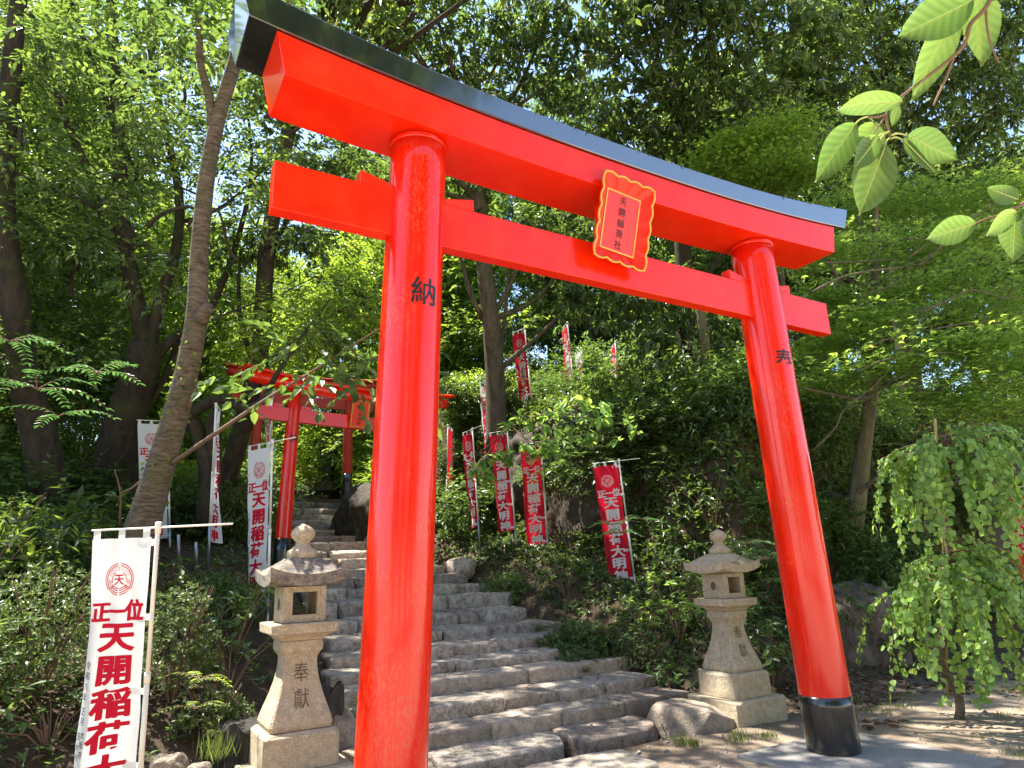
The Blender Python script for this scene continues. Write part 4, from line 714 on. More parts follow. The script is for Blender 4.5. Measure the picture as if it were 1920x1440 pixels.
# --- wooded hillside behind: copies of a few trees and shrubs
def bg_tree(h, n, L, mat, kind, k=6, seed=0):
    T = thing('woodland_tree', 'x', 'tree'); mb = MB(); wood(mb, [(0, 0, -.6), (.1, .05, h*.3), (-.1, .1, h*.6), (.05, 0, h*.95)], .2, .05, 8); mb.build('trunk', M['bark'], T, smooth=True); mb = MB()
    for i in range(n):
        a = RNG.random()*6.28; zz = h*(.12+.86*RNG.random()**.9); rr = (.4+2.0*RNG.random())*(1.15-zz/h*.7); r = .75+.5*RNG.random(); clump(mb, (rr*math.cos(a), rr*math.sin(a), zz), (r*1.2, r*1.2, r*.7), 46, L, kind, k, .42, .35, False)
    mb.build('crown', M[mat], T, attr=True); return T
protoA = bg_tree(11, 46, .17, 'leaf_mid', 'along', 7); protoB = bg_tree(9, 40, .16, 'leaf_light', 'along', 7); protoC = bg_tree(12, 46, .20, 'leaf_dark', 'whorl', 8)
LBL = {0: 'mid green leafy tree in the wood behind the gates', 1: 'bright yellow-green leafy tree in the sunlit wood behind the gates', 2: 'tall dark evergreen at the back of the wood behind the gates'}
spots = [(0, -8, 12), (0, -5, 17), (1, -2.5, 20), (1, 1.2, 24), (1, 5.2, 19), (1, 3.5, 29), (0, -9, 21), (2, -3, 30), (2, 8.5, 20), (0, 11, 15), (2, 13, 20), (1, 7.2, 15.5), (2, 16, 13), (0, 18, 8), (2, 21, 14), (0, 14, 10), (0, -13, 16), (2, 4, 36), (2, 10, 30), (1, -6.5, 24), (2, -12, 29), (2, 18, 26), (0, 22, 5), (2, 26, 9), (1, 0, 32), (0, -15, 24), (1, 17, 3.8), (2, 24, 18), (0, 6.5, 17), (2, 9.5, 12.5), (0, 11.5, 9), (2, 14.5, 6.5), (1, 2.8, 17.5), (1, -1.5, 16), (0, -6.5, 13.5), (2, -10.5, 9), (0, -14, 11), (2, 6, 25), (1, 2.5, 22), (0, -3.5, 26), (2, -8, 34), (2, 0, 40), (2, 19, 10), (0, 16, 18), (2, 22, 22), (2, 15, 11), (2, 12, 28), (2, -6, 19), (0, -11, 18), (2, 27, 16)]
used = set()
for q, (k, x, y) in enumerate(spots):
    pr = (protoA, protoB, protoC)[k]; o = pr if k not in used else copy_tree(pr); used.add(k); o.location = (x, y, gz(x, y)); o.rotation_euler = (0, 0, q*2.399); s = .85+.3*((q*37) % 10)/10; o.scale = (s, s, s); tag(o, LBL[k], 'tree', 'woodland trees behind the gates')
for q, (x, y) in enumerate([(-7.5, -17), (-1.5, -16), (3.0, -17), (-13, -13)]):
    o = copy_tree(protoA); o.location = (x, y, 0); o.rotation_euler = (0, 0, q*1.7); o.scale = (1.7, 1.7, 1.9); tag(o, 'tall leafy tree across the open ground in front of the large gate', 'tree', 'trees across the open ground')
def shrub_proto(mat, L, r, n, kind='along', k=7, asp=.45, name='shrub', full=False, h=.8):
    T = thing(name, 'x', 'shrub'); mb = MB()
    for i in range(9): a = i*2.4; e = np.array([math.cos(a)*r*.6, math.sin(a)*r*.6, r*h*1.3]); mb.tube([(0, 0, -.15), e*.5+np.array([0, 0, .1]), e], [.016, .01, .004], 5, False)
    mb.build('stems', M['twig'], T, smooth=True); mb = MB()
    for i in range(7): c = np.array([RNG.normal()*.45*r, RNG.normal()*.45*r, r*h*(.45+.5*RNG.random())]); clump(mb, c, (r*.7, r*.7, r*.5), n, L, kind, k, asp, .3, full)
    mb.build('foliage', M[mat], T, attr=True); return T
sp = [shrub_proto('leaf_shrub', .11, .8, 34), shrub_proto('leaf_light', .10, .8, 34), shrub_proto('leaf_mid', .13, .9, 32, 'whorl', 7, .4)]
SL = ['dark green shrub on the shaded woodland bank', 'yellow-green shrub in a sunny patch of the woodland floor', 'broad-leaved green shrub on the woodland bank']
used = set()
def put_shrub(k, x, y, s=1., dz=-.1):
    o = sp[k] if k not in used else copy_tree(sp[k]); used.add(k); o.location = (x, y, gz(x, y)+dz); o.rotation_euler = (0, 0, RNG.random()*6.28); o.scale = (s, s, s*(.8+.4*RNG.random())); tag(o, SL[k], 'shrub', ['shrubs in shade', 'shrubs in sunny patches', 'broad-leaved shrubs'][k])
R2 = np.random.default_rng(11); cnt = 0
while cnt < 190:
    x, y = R2.uniform(-12, 15), R2.uniform(2.2, 24); xl, xr = float(XL(y)), float(XR(y))
    if xl-.9 < x < xr+.9: continue
    if x < -1.5 and y < 7 and x > -4.5: continue
    if xr < x < xr+1.9 and y < 9: continue
    if x > 2 and y < 2.9: continue
    k = 1 if (y > 11 and x < 7) else (0 if R2.random() < .55 else 2); put_shrub(k, x, y, R2.uniform(.7, 1.35)); cnt += 1

for x, y, k_, s_ in [(5.3, 5.6, 0, .9), (5.2, 4.6, 2, .9), (5.9, 4.0, 0, 1.), (6.6, 3.6, 2, .95), (5.0, 6.6, 0, .9), (6.0, 5.2, 2, 1.), (7.2, 4.4, 0, 1.1), (7.8, 3.4, 2, .9), (6.3, 3.0, 0, .7), (8.6, 3.8, 0, 1.), (9.4, 3.2, 2, 1.), (5.6, 7.4, 2, 1.), (6.8, 6.2, 0, 1.1), (5.3, 3.1, 0, .7), (6.2, 2.7, 2, .7), (7.2, 2.9, 0, .8), (4.7, 2.9, 2, .55), (7.9, 2.6, 0, .8), (8.9, 2.7, 2, .9), (6.7, 3.4, 0, .9), (5.8, 3.5, 2, .8), (9.8, 2.5, 0, .9), (4.2, 3.0, 0, .5)]: put_shrub(k_, x, y, s_)
# ------------------------------------------------------------------ named plants near the path
def azalea(label, c, r, n=900, mat='leaf_azalea', L=.035, h=1.0, cat='bush', name='azalea_bush', asp=.42):
    c = np.asarray(c, float); T = thing(name, label, cat, c); mb = MB()
    for i in range(14): a = RNG.random()*6.28; e = np.array([math.cos(a)*r[0]*.7, math.sin(a)*r[1]*.7, r[2]*1.1]); mb.tube([(0, 0, -.1), e*np.array([.4, .4, .5]), e], [.012, .008, .003], 5, False)
    mb.build('stems', M['twig'], T, smooth=True); mb = MB(); d = rdir(n); d[:, 2] = abs(d[:, 2])*1.0-.15; lump = 1+.22*fbm(d*2.3+c[0], 5, 2)[:, None]; P = d*(.55+.5*RNG.random((n, 1)))*lump*np.asarray(r)+np.array([0, 0, r[2]*.25]); whorl(mb, P, d+.5*RNG.normal(size=d.shape)+UP*.4, 7, L, asp, 1.0, .1, False); mb.build('foliage', M[mat], T, attr=True); return T
def onground(px, py, d): p = at(px, py, d); p[2] = gz(p[0], p[1]); return p
azalea('pale-leaved azalea bush left of the front white banner', onground(60, 1330, 5.2), (.72, .6, .85), 1700)
azalea('tall azalea bush right of the front white banner pole', onground(320, 1330, 5.4), (.36, .36, .80), 1000)
azalea('low azalea clump between the white banner and the left lantern', onground(395, 1390, 5.2), (.3, .26, .3), 420)
azalea('rounded glossy bush at the right side of the stairs below the red banners', onground(1065, 1120, 8.8)+np.array([.2, .1, 0]), (.55, .6, .55), 1300, 'leaf_shrub', .055, 1, 'bush', 'glossy_bush')
azalea('dark small-leaved bush beside the upper steps below the slim red banner', onground(930, 1060, 11.5)+np.array([.3, .2, 0]), (.5, .6, .5), 800, 'leaf_shrub', .05, 1, 'bush', 'glossy_bush')
azalea('spreading low bush on the left bank behind the lantern', onground(400, 1120, 7.5), (.6, .6, .45), 700, 'leaf_shrub', .06, 1, 'bush', 'glossy_bush')
azalea('dim bush at the lower left edge under the dark trunks', onground(40, 1160, 7.5), (.8, .7, .8), 900, 'leaf_shrub', .06, 1, 'bush', 'glossy_bush')
azalea('mossy-leaved low bush on the bank left of the right lantern', onground(1235, 1205, 8.3)+np.array([.1, .3, 0]), (.45, .4, .3), 700, 'leaf_azalea', .03, 1, 'bush', 'azalea_bush')

def leafy_plant(label, c, n, h, L, mat, spread=.35, name='broadleaf_plant', cat='plant', k=7, asp=.45, droop=.35):
    c = np.asarray(c, float); T = thing(name, label, cat, c); st = MB(); mb = MB()
    for i in range(n):
        a = RNG.random()*6.28; r = spread*math.sqrt(RNG.random()); e = np.array([math.cos(a)*r, math.sin(a)*r, h*(.45+.6*RNG.random())]); m = np.array([e[0]*.4, e[1]*.4, e[2]*.55]); st.tube([(0, 0, -.08), m, e], [.009, .006, .003], 5, False); whorl(mb, e[None], nrm(e*np.array([.7, .7, 1]))[None], k, L, asp, 1.25, droop)
        if h > .5: whorl(mb, (m*1.2)[None], nrm(e)[None], k-2, L*.85, asp, 1.3, droop)
    st.build('stems', M['twig'], T, smooth=True); mb.build('leaves', M[mat], T, attr=True); return T
def pinnate(label, c, fr, mat='leaf_pin', L=.075, name='pinnate_plant', cat='plant', k=9, asp=.30):
    """fr: list of (start, end) of compound leaves in world space"""
    c = np.asarray(c, float); T = thing(name, label, cat, c); st = MB(); mb = MB()
    for a, b in fr:
        a, b = np.asarray(a, float), np.asarray(b, float); D = nrm(b-a); side = nrm(np.cross(D, UP)); ln = np.linalg.norm(b-a); t = np.linspace(.18, 1, k); B = a+np.outer(t, b-a); B[:, 2] += .12*ln*np.sin(t*np.pi*.9)-.18*ln*t*t; st.tube(np.vstack([a, B]), np.linspace(.005, .0015, k+1), 5, False)
        for s in (1, -1): A = D*.45+side*s*.9-UP*.18; l = L*(1.05-.35*abs(t-.5)*2); leaf_add(mb, B, np.repeat(A[None], k, 0)+.08*RNG.normal(size=(k, 3)), np.repeat((UP+side*s*.25)[None], k, 0)+.12*RNG.normal(size=(k, 3)), l, l*asp*1.1, .08, .12)
        leaf_add(mb, B[-1:], D[None]-UP*.2, UP[None], L, L*asp)
    st.build('stems', M['twig'], T, smooth=True, off=c); mb.build('leaves', M[mat], T, off=c, attr=True); return T
def fan(px, py, d, n, ln, spread=6.28, a0=0, rise=.25):
    c = at(px, py, d); out = []
    for i in range(n): a = a0+spread*(i+RNG.random()*.6)/n; l = ln*(.75+.5*RNG.random()); out.append((c, c+np.array([math.cos(a)*l, math.sin(a)*l, rise*l*(RNG.random()*1.4-.3)])))
    return out
pinnate('dark green compound leaves hanging over the roof of the right lantern', onground(1450, 1180, 7.6), fan(1440, 1050, 7.4, 9, .42)+fan(1400, 1020, 7.5, 6, .36)+fan(1470, 1090, 7.3, 6, .36))
pinnate('glossy compound leaves crossing the lower part of the nearest red banner', onground(1190, 1120, 9.9), fan(1165, 1000, 9.9, 6, .36)+fan(1205, 975, 9.8, 5, .3)+fan(1150, 985, 9.7, 4, .32))
pinnate('blue-green compound leaves reaching in at the left edge', at(10, 800, 6), fan(70, 730, 5.6, 7, .45)+fan(20, 640, 5.6, 5, .4)+fan(180, 700, 5.6, 5, .42)+fan(110, 780, 5.8, 4, .35))
pinnate('ferny compound leaves sprawling beside the front white banner pole', onground(400, 1300, 5), fan(375, 1275, 4.9, 5, .25)+fan(365, 1330, 4.9, 4, .22), 'leaf_light', .05)
pinnate('dark fern fronds on the rock face behind the red banners', onground(1160, 830, 12.5), fan(1180, 830, 12, 7, .55)+fan(1090, 930, 12.2, 5, .5)+fan(1240, 850, 11.5, 5, .5))
for a in [('young broad-leaved sapling left of the right lantern', onground(1185, 1180, 8.6), 12, .95, .10, 'leaf_shrub', .45), ('light green seedlings with paired leaves in front of the nearest red banner', onground(1240, 1130, 8.8)+np.array([.2, .5, 0]), 10, .9, .10, 'leaf_weep', .4), ('broad-leaved plant in the dark gap between right lantern and right pillar', onground(1450, 1250, 7.7)+np.array([.2, .2, 0]), 14, .75, .12, 'leaf_shrub', .4),
          ('broad-leaved plant on the bank just left of the left lantern', onground(440, 1150, 6.6), 14, .7, .11, 'leaf_shrub', .5), ('young leafy plant growing between the left lantern and the stairs', onground(635, 1230, 6.2), 5, .35, .09, 'leaf_weep', .22), ('low leafy plants on the bank behind the front banner pole', onground(330, 1100, 7.8), 12, .5, .10, 'leaf_shrub', .7), ('tall broad leaves against the dark bank left of the right pillar', onground(1390, 880, 11), 8, .9, .14, 'leaf_shrub', .35),
          ('small plant beside the end of the fifth step', onground(1185, 1215, 8.6), 5, .22, .07, 'leaf_weep', .2), ('dull green plant on the slope behind the right pillar', onground(1560, 1080, 9), 16, .9, .10, 'leaf_shrub', .8), ('dim leafy plants along the bank above the brown rock face', onground(1600, 1000, 9.4), 18, .9, .10, 'leaf_shrub', .9), ('dark leafy plant on the bank between right lantern and nearest red banner', onground(1290, 1010, 9.6), 16, .9, .10, 'leaf_shrub', .7), ('mid green plant on the ledge right of the nearest red banner', onground(1330, 900, 10.5), 16, .9, .10, 'leaf_mid', .8)]:
    leafy_plant(*a)
for lb, c, n, h, L, mm, sp_ in [('leafy green plants on the soil between the glossy bush and the sapling', onground(1130, 1150, 9), 12, .55, .10, 'leaf_shrub', .45), ('low green plant just left of the right lantern plinth', onground(1245, 1235, 8), 12, .4, .09, 'leaf_shrub', .35), ('leafy plant in shade under the frontal red banner', onground(1060, 1075, 11), 12, .5, .10, 'leaf_shrub', .5), ('bright-leaved plant behind the left shoulder of the right lantern', onground(1270, 1160, 8.8), 12, .8, .11, 'leaf_weep', .4),
                            ('low plants covering the soil at the bottom left corner', onground(90, 1430, 4.7), 16, .35, .08, 'leaf_shrub', .5), ('leafy plant on the soil right of the tall azalea', onground(430, 1260, 5.9), 14, .5, .10, 'leaf_shrub', .4), ('weedy green plants on the left bank above the compound-leaved sprawl', onground(380, 1190, 6.6), 16, .5, .10, 'leaf_shrub', .5), ('small leafy plants behind the tall azalea on the left bank', onground(250, 1180, 7.2), 16, .6, .10, 'leaf_shrub', .6), ('broad green plant leaning over the brown rock face', onground(1650, 1090, 9.2), 16, .7, .11, 'leaf_mid', .6), ('low green plant at the right end of the third step', onground(1250, 1255, 8), 8, .25, .07, 'leaf_weep', .25), ('leafy plant low behind the right lantern shaft', onground(1330, 1170, 8.6), 14, .8, .11, 'leaf_shrub', .4)]: leafy_plant(lb, c, n, h, L, mm, sp_)
# branch of broad leaves reaching over the red banners
c = at(930, 830, 12); T = thing('leafy_branch', 'broad-leaved branch spreading over the tops of the red banners', 'branch', c); st = MB(); mb = MB()
for pth in ([(900, 850, 12.6), (960, 800, 11.8), (1030, 775, 11.2), (1110, 785, 10.8), (1190, 800, 10.6)], [(960, 800, 11.8), (1000, 830, 11.3), (1060, 815, 10.9), (1150, 820, 10.6)], [(900, 850, 12.6), (950, 850, 12), (1000, 850, 11.7), (1030, 830, 11.5)], [(920, 840, 12.4), (900, 890, 12), (915, 905, 11.9)], [(1030, 775, 11.2), (1080, 760, 11), (1140, 770, 10.8)], [(940, 820, 12), (930, 850, 11.8), (920, 870, 11.8)]):
    p = np.array(px_path(pth)); wood(st, p, .014, .004, 6, 3); sp_, _ = spline(p, np.ones(len(p)), 5); w_ = sp_[4:]+RNG.normal(size=sp_[4:].shape)*np.array([.10, .10, .07]); whorl(mb, w_, np.tile(np.array([.2, -.3, .35]), (len(w_), 1))+.4*RNG.normal(size=w_.shape), 8, .165, .52, 1.35, .35)
st.build('stems', M['twig'], T, smooth=True, off=c); mb.build('leaves', M['leaf_weep'], T, off=c, attr=True)
# bamboo-like leaves peeping from behind the left pillar
c = at(835, 700, 9); T = thing('leafy_branch', 'few long pale leaves peeping out right of the left pillar', 'branch', c); mb = MB(); st = MB(); st.tube([at(760, 640, 9), at(800, 660, 9), at(825, 690, 9)], .008, 6); st.build('stems', M['twig'], T, off=c); whorl(mb, np.array([at(822, 660, 9), at(825, 700, 9), at(822, 725, 9), at(820, 745, 9)]), np.array([[.8, -.4, -.1]]*4), 5, .22, .2, .7, .3); mb.build('leaves', M['leaf_shrub'], T, off=c, attr=True)

# ------------------------------------------------------------------ weeping tree and its stake
base = at(1797, 1348, 6.55); base[2] = gz(base[0], base[1]); T = thing('weeping_tree', 'small weeping tree with heart-shaped leaves on long hanging shoots at the right', 'tree', base)
mb = MB(); mb.tube(px_path([(1797, 1365, 6.55), (1800, 1320, 6.55), (1785, 1275, 6.55), (1762, 1240, 6.55), (1772, 1180, 6.55), (1782, 1090, 6.55), (1775, 980, 6.55), (1768, 880, 6.55), (1765, 830, 6.55)]), [.045, .04, .04, .04, .035, .03, .025, .02, .012], 10, True, 4); mb.build('trunk', M['cherrybark'], T, smooth=True, off=base)
st = MB(); mb = MB(); R3 = np.random.default_rng(5)
for i in range(118):
    tier = i % 2; py = R3.uniform(828, 890) if tier == 0 else R3.uniform(1040, 1130); s0 = at(1768+(py-830)*.04, py, 6.55); a = R3.random()*6.283; rr = R3.uniform(.15, 1.0)**.7*(.74 if tier == 0 else .80); out = np.array([math.cos(a), math.sin(a), 0])
    drop = R3.uniform(.35, .85) if tier == 0 else R3.uniform(.40, 1.12); rise = R3.uniform(.02, .16); j1, j2 = R3.normal(size=3)*.035, R3.normal(size=3)*.05; p = np.array([s0, s0+out*rr*.40+UP*rise, s0+out*rr*.78+UP*(rise*.5-.06)+j1, s0+out*rr*.97+UP*(-.42*drop)+j1, s0+out*rr*1.06-UP*drop+j2]); p[:, 2] = np.maximum(p[:, 2], R3.uniform(.08, .45))
    q, _ = spline(p, np.ones(5), 8); st.tube(q, np.linspace(.006, .0015, len(q)), 4, False); k = len(q); jj = np.repeat(np.arange(8, k), 2); jj = jj[R3.random(len(jj)) < .9]; B = q[jj]+R3.normal(size=(len(jj), 3))*.014; sg = np.where(np.arange(len(jj)) % 2 == 0, 1, -1)[:, None]; D = nrm(np.gradient(q, axis=0))[jj]; sd = nrm(np.cross(D, out+.3*UP)); A = sd*sg*.8+D*.5-UP*.5+.3*R3.normal(size=B.shape); N = out*.8+UP*.5+.35*R3.normal(size=B.shape); l = R3.uniform(.045, .08, len(B)); leaf_add(mb, B, A, N, l, l*.88, .06, .15)
for pth in ([(1790, 840, 6.5), (1830, 820, 6.4), (1860, 795, 6.3), (1890, 800, 6.3), (1910, 815, 6.3)], [(1780, 850, 6.5), (1840, 830, 6.3), (1880, 825, 6.2), (1910, 850, 6.2)]):
    q, _ = spline(np.array(px_path(pth)), np.ones(len(pth)), 8); st.tube(q, np.linspace(.006, .002, len(q)), 4, False); jj = np.repeat(np.arange(6, len(q)), 2); B = q[jj]; leaf_add(mb, B, RNG.normal(size=B.shape)*.4-UP*.7, RNG.normal(size=B.shape)*.3+UP-F_*.4, .055, .045)
st.build('shoots', M['twig'], T, smooth=True, off=base); mb.build('foliage', M['leaf_weep'], T, off=base, attr=True)
mb = MB(); mb.tube([at(1776, 1300, 6.65), at(1772, 1075, 6.65), at(1760, 900, 6.65), at(1753, 785, 6.65)], .013, 8); tag(mb.build('bamboo_stake', M['bamboo'], smooth=True), 'thin bamboo stake rising through the weeping tree', 'stake')

# ------------------------------------------------------------------ cherry twigs hanging close to the camera
def big_leaf(px0, py0, px1, py1, wpx, d, d1, curl=.1, roll=0., bend=0.):
    """one detailed leaf: base and tip in the photo, width there, depths"""
    a, b = at(px0, py0, d), at(px1, py1, d1); A = b-a; L = np.linalg.norm(A); A /= L; W = wpx*d/FPX; S0 = nrm(np.cross(A, -F_)); N0 = np.cross(S0, A); S = S0*math.cos(roll)+N0*math.sin(roll); N = -S0*math.sin(roll)+N0*math.cos(roll)
    W = W/max(.45, math.cos(roll)); nl, nw = 60, 13; V = []; RV = []; r0 = .2+.55*RNG.random(); 
    for i in range(nl+1):
        t = i/nl; wd = W/2*(math.sin(math.pi*min(1, t)**.78)**.85)*(1-.15*t)+(.0008 if 0 < t < 1 else 0); ser = 1+.022*((i % 2)*2-1)
        if t > .9: wd *= (1-t)/.1*.9+.1
        for j in range(nw):
            s = -1+2*j/(nw-1); ph = math.sin((t-abs(s)*.20)*math.pi*2*8.5); vein = .02*L*ph*min(1, abs(s)*3)*.35*(1-abs(s)*.3); RV.append(min(1, max(0, r0+.16*ph+.25*max(0, .12-abs(s))/.12+.12*s))); p = a+A*L*t+S*s*wd*(ser if abs(s) > .9 else 1)+N*(curl*W*(s*s)+vein*.5-bend*L*math.sin(math.pi*t)); V.append(p)
    I = (np.arange(nl)[:, None]*nw+np.arange(nw-1)).ravel(); return np.array(V), np.stack([I, I+1, I+nw+1, I+nw], 1), a, b, np.array(RV)
def cherry_twig(label, paths, lv, o):
    T = thing('cherry_branch', label, 'branch', o); mb = MB()
    for p, r0, r1 in paths: wood(mb, px_path(p), r0, r1, 8, 4)
    mb.build('twig', M['twig'], T, smooth=True, off=o)
    for q in lv:
        V, Q, a, b, RV = big_leaf(*q[:10]); mb = MB(); mb.add(V, Q, rnd=RV); lf = mb.build('leaf', M['leaf_cherry'], T, smooth=True, off=o, attr=True)
        j = q[10] if len(q) > 10 else None; A = nrm(b-a); mb = MB(); mb.tube([a+A*np.linalg.norm(b-a)*t-F_*.0016 for t in np.linspace(0, .93, 8)], np.linspace(.0011, .0004, 8), 5, False)
        if j: jp = at(j[0], j[1], j[2]); mb.tube([jp, .5*(jp+a)+UP*.003, a], [.0013, .0011, .0011], 5, False, 3)
        mb.build('midrib', M['midrib'], lf, smooth=True, off=o)
M['midrib'] = m_plain('leaf_midrib', (.42, .48, .14), .5)
D0 = .95
cherry_twig('cherry twig with large fresh leaves hanging in the upper right corner', [([(1870, -30, D0), (1848, 15, D0), (1820, 45, D0), (1808, 82, D0), (1785, 108, D0), (1740, 143, D0), (1685, 185, D0), (1664, 202, D0)], .0034, .0018), ([(1790, 103, D0), (1772, 150, D0), (1758, 180, D0), (1750, 198, D0)], .002, .0012), ([(1848, 15, D0), (1852, 60, D0), (1862, 95, D0), (1874, 118, D0)], .002, .0009), ([(1664, 202, D0), (1662, 222, D0), (1668, 248, D0), (1670, 262, D0)], .0018, .0015), ([(1662, 215, D0), (1645, 220, D0), (1626, 219, D0)], .0016, .0014), ([(1660, 218, D0), (1645, 240, D0), (1634, 255, D0)], .0014, .0007)],
    [(1601, 235, 1526, 343, 64, D0, D0-.02, .10, .25, .03, (1626, 219, D0)), (1658, 276, 1609, 406, 88, D0, D0-.03, .08, 0., .03, (1669, 258, D0)), (1645, 258, 1599, 318, 46, D0-.01, D0-.03, .08, .2, .03, (1668, 247, D0)), (1640, 232, 1612, 300, 60, D0+.02, D0+.02, .1, .1, .02, (1626, 219, D0)), (1648, 264, 1588, 275, 30, D0, D0+.03, .1, .7, .05, (1668, 247, D0)), (1700, 254, 1794, 301, 64, D0, D0+.01, .1, -.2, .03, (1671, 254, D0)), (1692, 262, 1757, 328, 36, D0, D0-.02, .12, .5, .08, (1671, 260, D0)), (1690, 190, 1567, 208, 34, D0-.01, D0-.04, .1, .7, .13), (1681, 196, 1672, 238, 24, D0, D0, .1, .2, .02),
     (1820, 2, 1679, 72, 84, D0-.02, D0-.04, .08, .1, .03), (1795, 27, 1706, 193, 66, D0, D0, .08, .2, .03), (1835, -20, 1838, 126, 86, D0, D0+.01, .1, .1, .03)], tuple(at(1820, 45, D0)))
cherry_twig('second cherry twig with pale leaves at the right edge below the upper one', [([(1960, 350, D0), (1920, 380, D0), (1880, 402, D0), (1850, 410, D0), (1826, 420, D0)], .0026, .0012), ([(1905, 390, D0), (1903, 400, D0)], .0014, .001)],
    [(1826, 420, 1734, 449, 52, D0, D0-.02, .1, .2, .06), (1903, 398, 1847, 443, 38, D0-.01, D0-.02, .1, .3, .03), (1901, 407, 1897, 492, 72, D0, D0, .1, .1, .03), (1908, 375, 1850, 352, 32, D0, D0+.02, .12, .5, .08), (1935, 395, 1925, 470, 50, D0, D0, .1, .2, .03)], tuple(at(1880, 402, D0)))

# ------------------------------------------------------------------ stumps, cable, litter, grass
def stump(label, c, r, h, top=False):
    c = np.asarray(c, float); T = thing('tree_stump', label, 'stump', c); mb = MB(); n = 40; t = np.linspace(0, 2*np.pi, n, endpoint=False); rg = []
    for z in np.linspace(-.15, h, 9): rr = r*(1.12-.12*min(1, max(z, 0)/h))*(1+.06*np.sin(7*t+1)+.04*np.sin(13*t+z*3)+.03*np.sin(23*t)); rg.append(np.stack([rr*np.cos(t), rr*np.sin(t), np.full(n, z)+(.04*np.sin(5*t) if z > h*.95 else 0)], 1))
    mb.loft(rg); mb.build('stump_wood', M['deadwood'], T, smooth=False)
stump('grey rotten stump left of the left lantern base', at(452, 1450, 5.0), .17, .33); stump('dark broken stump between the left lantern and the lower steps', at(603, 1390, 5.5), .16, .40)
mb = MB(); p0, p1 = at(1275, -40, 9), at(1222, 130, 13); mb.tube([p0, (p0+p1)/2-UP*.03, p1], .012, 6); tag(mb.build('power_cable', M['wire'], smooth=True), 'thin black cable crossing the leaves above the gate plaque', 'cable')
mb = MB(); wood(mb, [at(1372, 1408, 6.2), at(1385, 1425, 6.1), at(1398, 1438, 6.0), at(1415, 1450, 5.9)], .008, .004, 6, 3); tag(mb.build('fallen_twig', M['twig'], smooth=True), 'bent bare twig lying on the soil beside the concrete slab', 'twig')
# leaf litter
mb = MB(); R4 = np.random.default_rng(3); n = 9000; x = R4.uniform(-6, 8.5, n); y = R4.uniform(.9, 11, n); xl, xr = XL(y), XR(y)
keep = ~((x > xl-.05) & (x < xr+.05)) & ((y > 1.9+.5*R4.normal(size=n)) | (x > 3.0)) ; x, y = x[keep], y[keep]; k = len(x); B = np.stack([x, y, terrain(x, y)+.012], 1); a = R4.random(k)*6.28; A = np.stack([np.cos(a), np.sin(a), .15*R4.normal(size=k)], 1); l = R4.uniform(.05, .11, k); leaf_add(mb, B, A, UP+.35*R4.normal(size=(k, 3)), l, l*.42, .2, .15)
n = 2600; x = R4.uniform(2.9, 8, n); y = R4.uniform(.25, 2.6, n); kk = fbm(np.stack([x*1.1, y*1.6, 0*x], -1), 41, 2) > .05-.35*(y > 1.0); x, y = x[kk], y[kk]; k = len(x); a = R4.random(k)*6.28; l = R4.uniform(.05, .11, k); leaf_add(mb, np.stack([x, y, terrain(x, y)+.01], 1), np.stack([np.cos(a), np.sin(a), .15*R4.normal(size=k)], 1), UP+.35*R4.normal(size=(k, 3)), l, l*.42, .2, .15)
n = 210; i = R4.integers(0, 14, n); xx = R4.uniform(-1.2, 2.3, n); yy = np.array(YS)[i]+R4.uniform(.1, .4, n); zz = np.array(ZS)[i]+.02; a = R4.random(n)*6.28; leaf_add(mb, np.stack([xx, yy, zz], 1), np.stack([np.cos(a), np.sin(a), 0*a], 1), UP+.2*R4.normal(size=(n, 3)), .05, .022, .2, .1)
tag(mb.build('fallen_leaves', M['litter'], attr=True), 'dry brown fallen leaves scattered over the banks and steps', 'leaf litter', kind='stuff')
# ground cover on the banks
mb = MB(); n = 9000; x = R4.uniform(-8, 12, n); y = R4.uniform(1.7, 16, n); xl, xr = XL(y), XR(y); keep = ((x < xl-.15) | (x > xr+.1)) & ~((x > 2.7) & (y < 2.6)) & (fbm(np.stack([x*.8, y*.8, 0*x], -1), 17, 2) > -.12); x, y = x[keep], y[keep]; B = np.stack([x, y, terrain(x, y)+.03+.10*R4.random(len(x))], 1)
whorl(mb, B, np.stack([.3*R4.normal(size=len(x)), .3*R4.normal(size=len(x))-.2, np.ones(len(x))], 1), 6, .085, .42, 1.2, .15, False)
tag(mb.build('ground_cover', M['leaf_shrub'], attr=True), 'low leafy ground cover on the shaded banks', 'ground cover', kind='stuff')
mb = MB(); n = 24000; x = R4.uniform(2.6, 11, n); y = R4.uniform(2.0, 11, n); xr = XR(y); d = np.minimum(x-xr, (y-1.75)*1.5); keep = (d > .35) & (R4.random(n) < .4+.5*(d > .9)) & (fbm(np.stack([x*.7, y*.7, 0*x], -1), 29, 2) > -.5); x, y = x[keep], y[keep]; B = np.stack([x, y, terrain(x, y)+.03+(.05+.25*(d[keep] > 1.5))*R4.random(len(x))**2], 1); ln_ = np.where(d[keep] > 1.5, .125, .075)
whorl(mb, B, np.stack([.4*R4.normal(size=len(x))-.5, .4*R4.normal(size=len(x))-.6, np.ones(len(x))*.8], 1), 7, np.repeat(ln_, 7), .40, 1.2, .3)
tag(mb.build('bank_undergrowth', M['leaf_mid'], attr=True), 'dense leafy undergrowth clothing the steep bank on the right', 'undergrowth', kind='stuff')
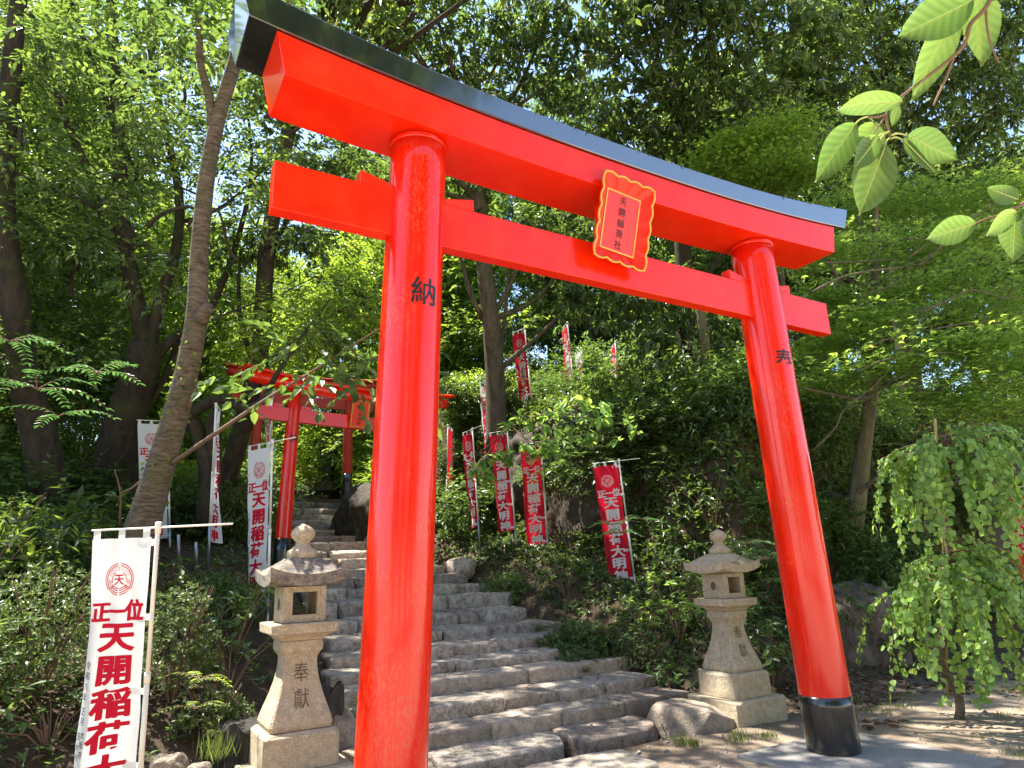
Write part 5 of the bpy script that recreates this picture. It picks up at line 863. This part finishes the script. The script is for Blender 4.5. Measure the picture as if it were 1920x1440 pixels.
# pebbles on the bare soil
mb = MB(); n = 900; x = R4.uniform(-1.2, 6.5, n); y = R4.uniform(-1.8, 1.4, n)
for xx, yy in zip(x, y):
    if 1.2 < xx < 2.65 and -1 < yy < .42: continue
    q = R4.uniform(.004, .013)*(2.2 if R4.random() < .05 else 1); v = np.array([(-1, -1, -.6), (1, -1, -.6), (1, 1, -.6), (-1, 1, -.6), (-.6, -.6, .6), (.7, -.5, .5), (.6, .6, .7), (-.6, .7, .5)])*q*(1+.3*R4.normal(size=(8, 3))); mb.add(v+np.array([xx, yy, gz(xx, yy)+q*.3]), [(0, 3, 2, 1), (4, 5, 6, 7), (0, 1, 5, 4), (1, 2, 6, 5), (2, 3, 7, 6), (3, 0, 4, 7)])
tag(mb.build('gravel', M['concrete']), 'small grey pebbles strewn over the bare soil before the steps', 'gravel', kind='stuff')
# grass tufts
def tuft(c, r, h, n, mb):
    a = RNG.random(n)*6.28; B = np.asarray(c)+np.stack([r*.5*RNG.normal(size=n), r*.5*RNG.normal(size=n), np.zeros(n)], 1); A = np.stack([np.cos(a)*.5, np.sin(a)*.5, np.ones(n)], 1)+.2*RNG.normal(size=(n, 3)); leaf_add(mb, B, A, np.stack([np.cos(a), np.sin(a), .2+0*a], 1), h*(.6+.6*RNG.random(n)), .006, 0, .25, False)
GT = 'grass tufts at the foot of the steps'
for px, py, z, r, h, lb in [(1140, 1338, .09, .07, .13, 'grass tuft in the joint below the second step, the fullest one'), (1018, 1354, .09, .06, .11, 'grass tuft below the second step nearer the left pillar'), (1060, 1300, .2, .07, .09, 'dry grass tuft in front of a rounded third-step stone'), (1275, 1398, 0., .08, .10, 'grass tuft where the bottom step meets the pale boulder'), (1385, 1395, 0., .12, .14, 'bushy grass tuft between pale boulder and right lantern plinth'), (1300, 1402, 0., .05, .08, 'tiny grass tuft under the pale boulder'), (1098, 1262, .32, .05, .09, 'small grass tuft below the fourth step'), (1010, 1185, .68, .06, .10, 'grass tuft growing on the seventh step'), (1440, 1385, 0., .10, .08, 'low grass tuft in front of the right lantern plinth'), (660, 1385, .05, .05, .08, 'grass tuft left of the left pillar foot'), (400, 1425, .45, .1, .16, 'grass clump under the azalea beside the rotten stump'), (1470, 1250, .2, .14, .3, 'tall thin grass clump behind the right pillar')]:
    r_ = (F_+R_*((px-960)/FPX)-U_*((py-720)/FPX)); p = CAM+r_*((z-CAM[2])/r_[2]); mb = MB(); tuft((0, 0, 0), r, h, 90, mb); o = mb.build('grass_tuft', M['grass'], attr=True); o.location = tuple(p); tag(o, lb, 'grass tuft', GT)
mb = MB()
for i in range(150):
    x, y = R4.uniform(2.6, 6.5), R4.uniform(-1.6, 1.3)
    if fbm(np.array([[x*.9, y*1.3, 0]]), 23, 2)[0] < .0: continue
    tuft((x, y, gz(x, y)), .08, .05, 26, mb)
tag(mb.build('short_grass', M['grass'], attr=True), 'thin patches of short grass on the bare soil at the right', 'grass', kind='stuff')
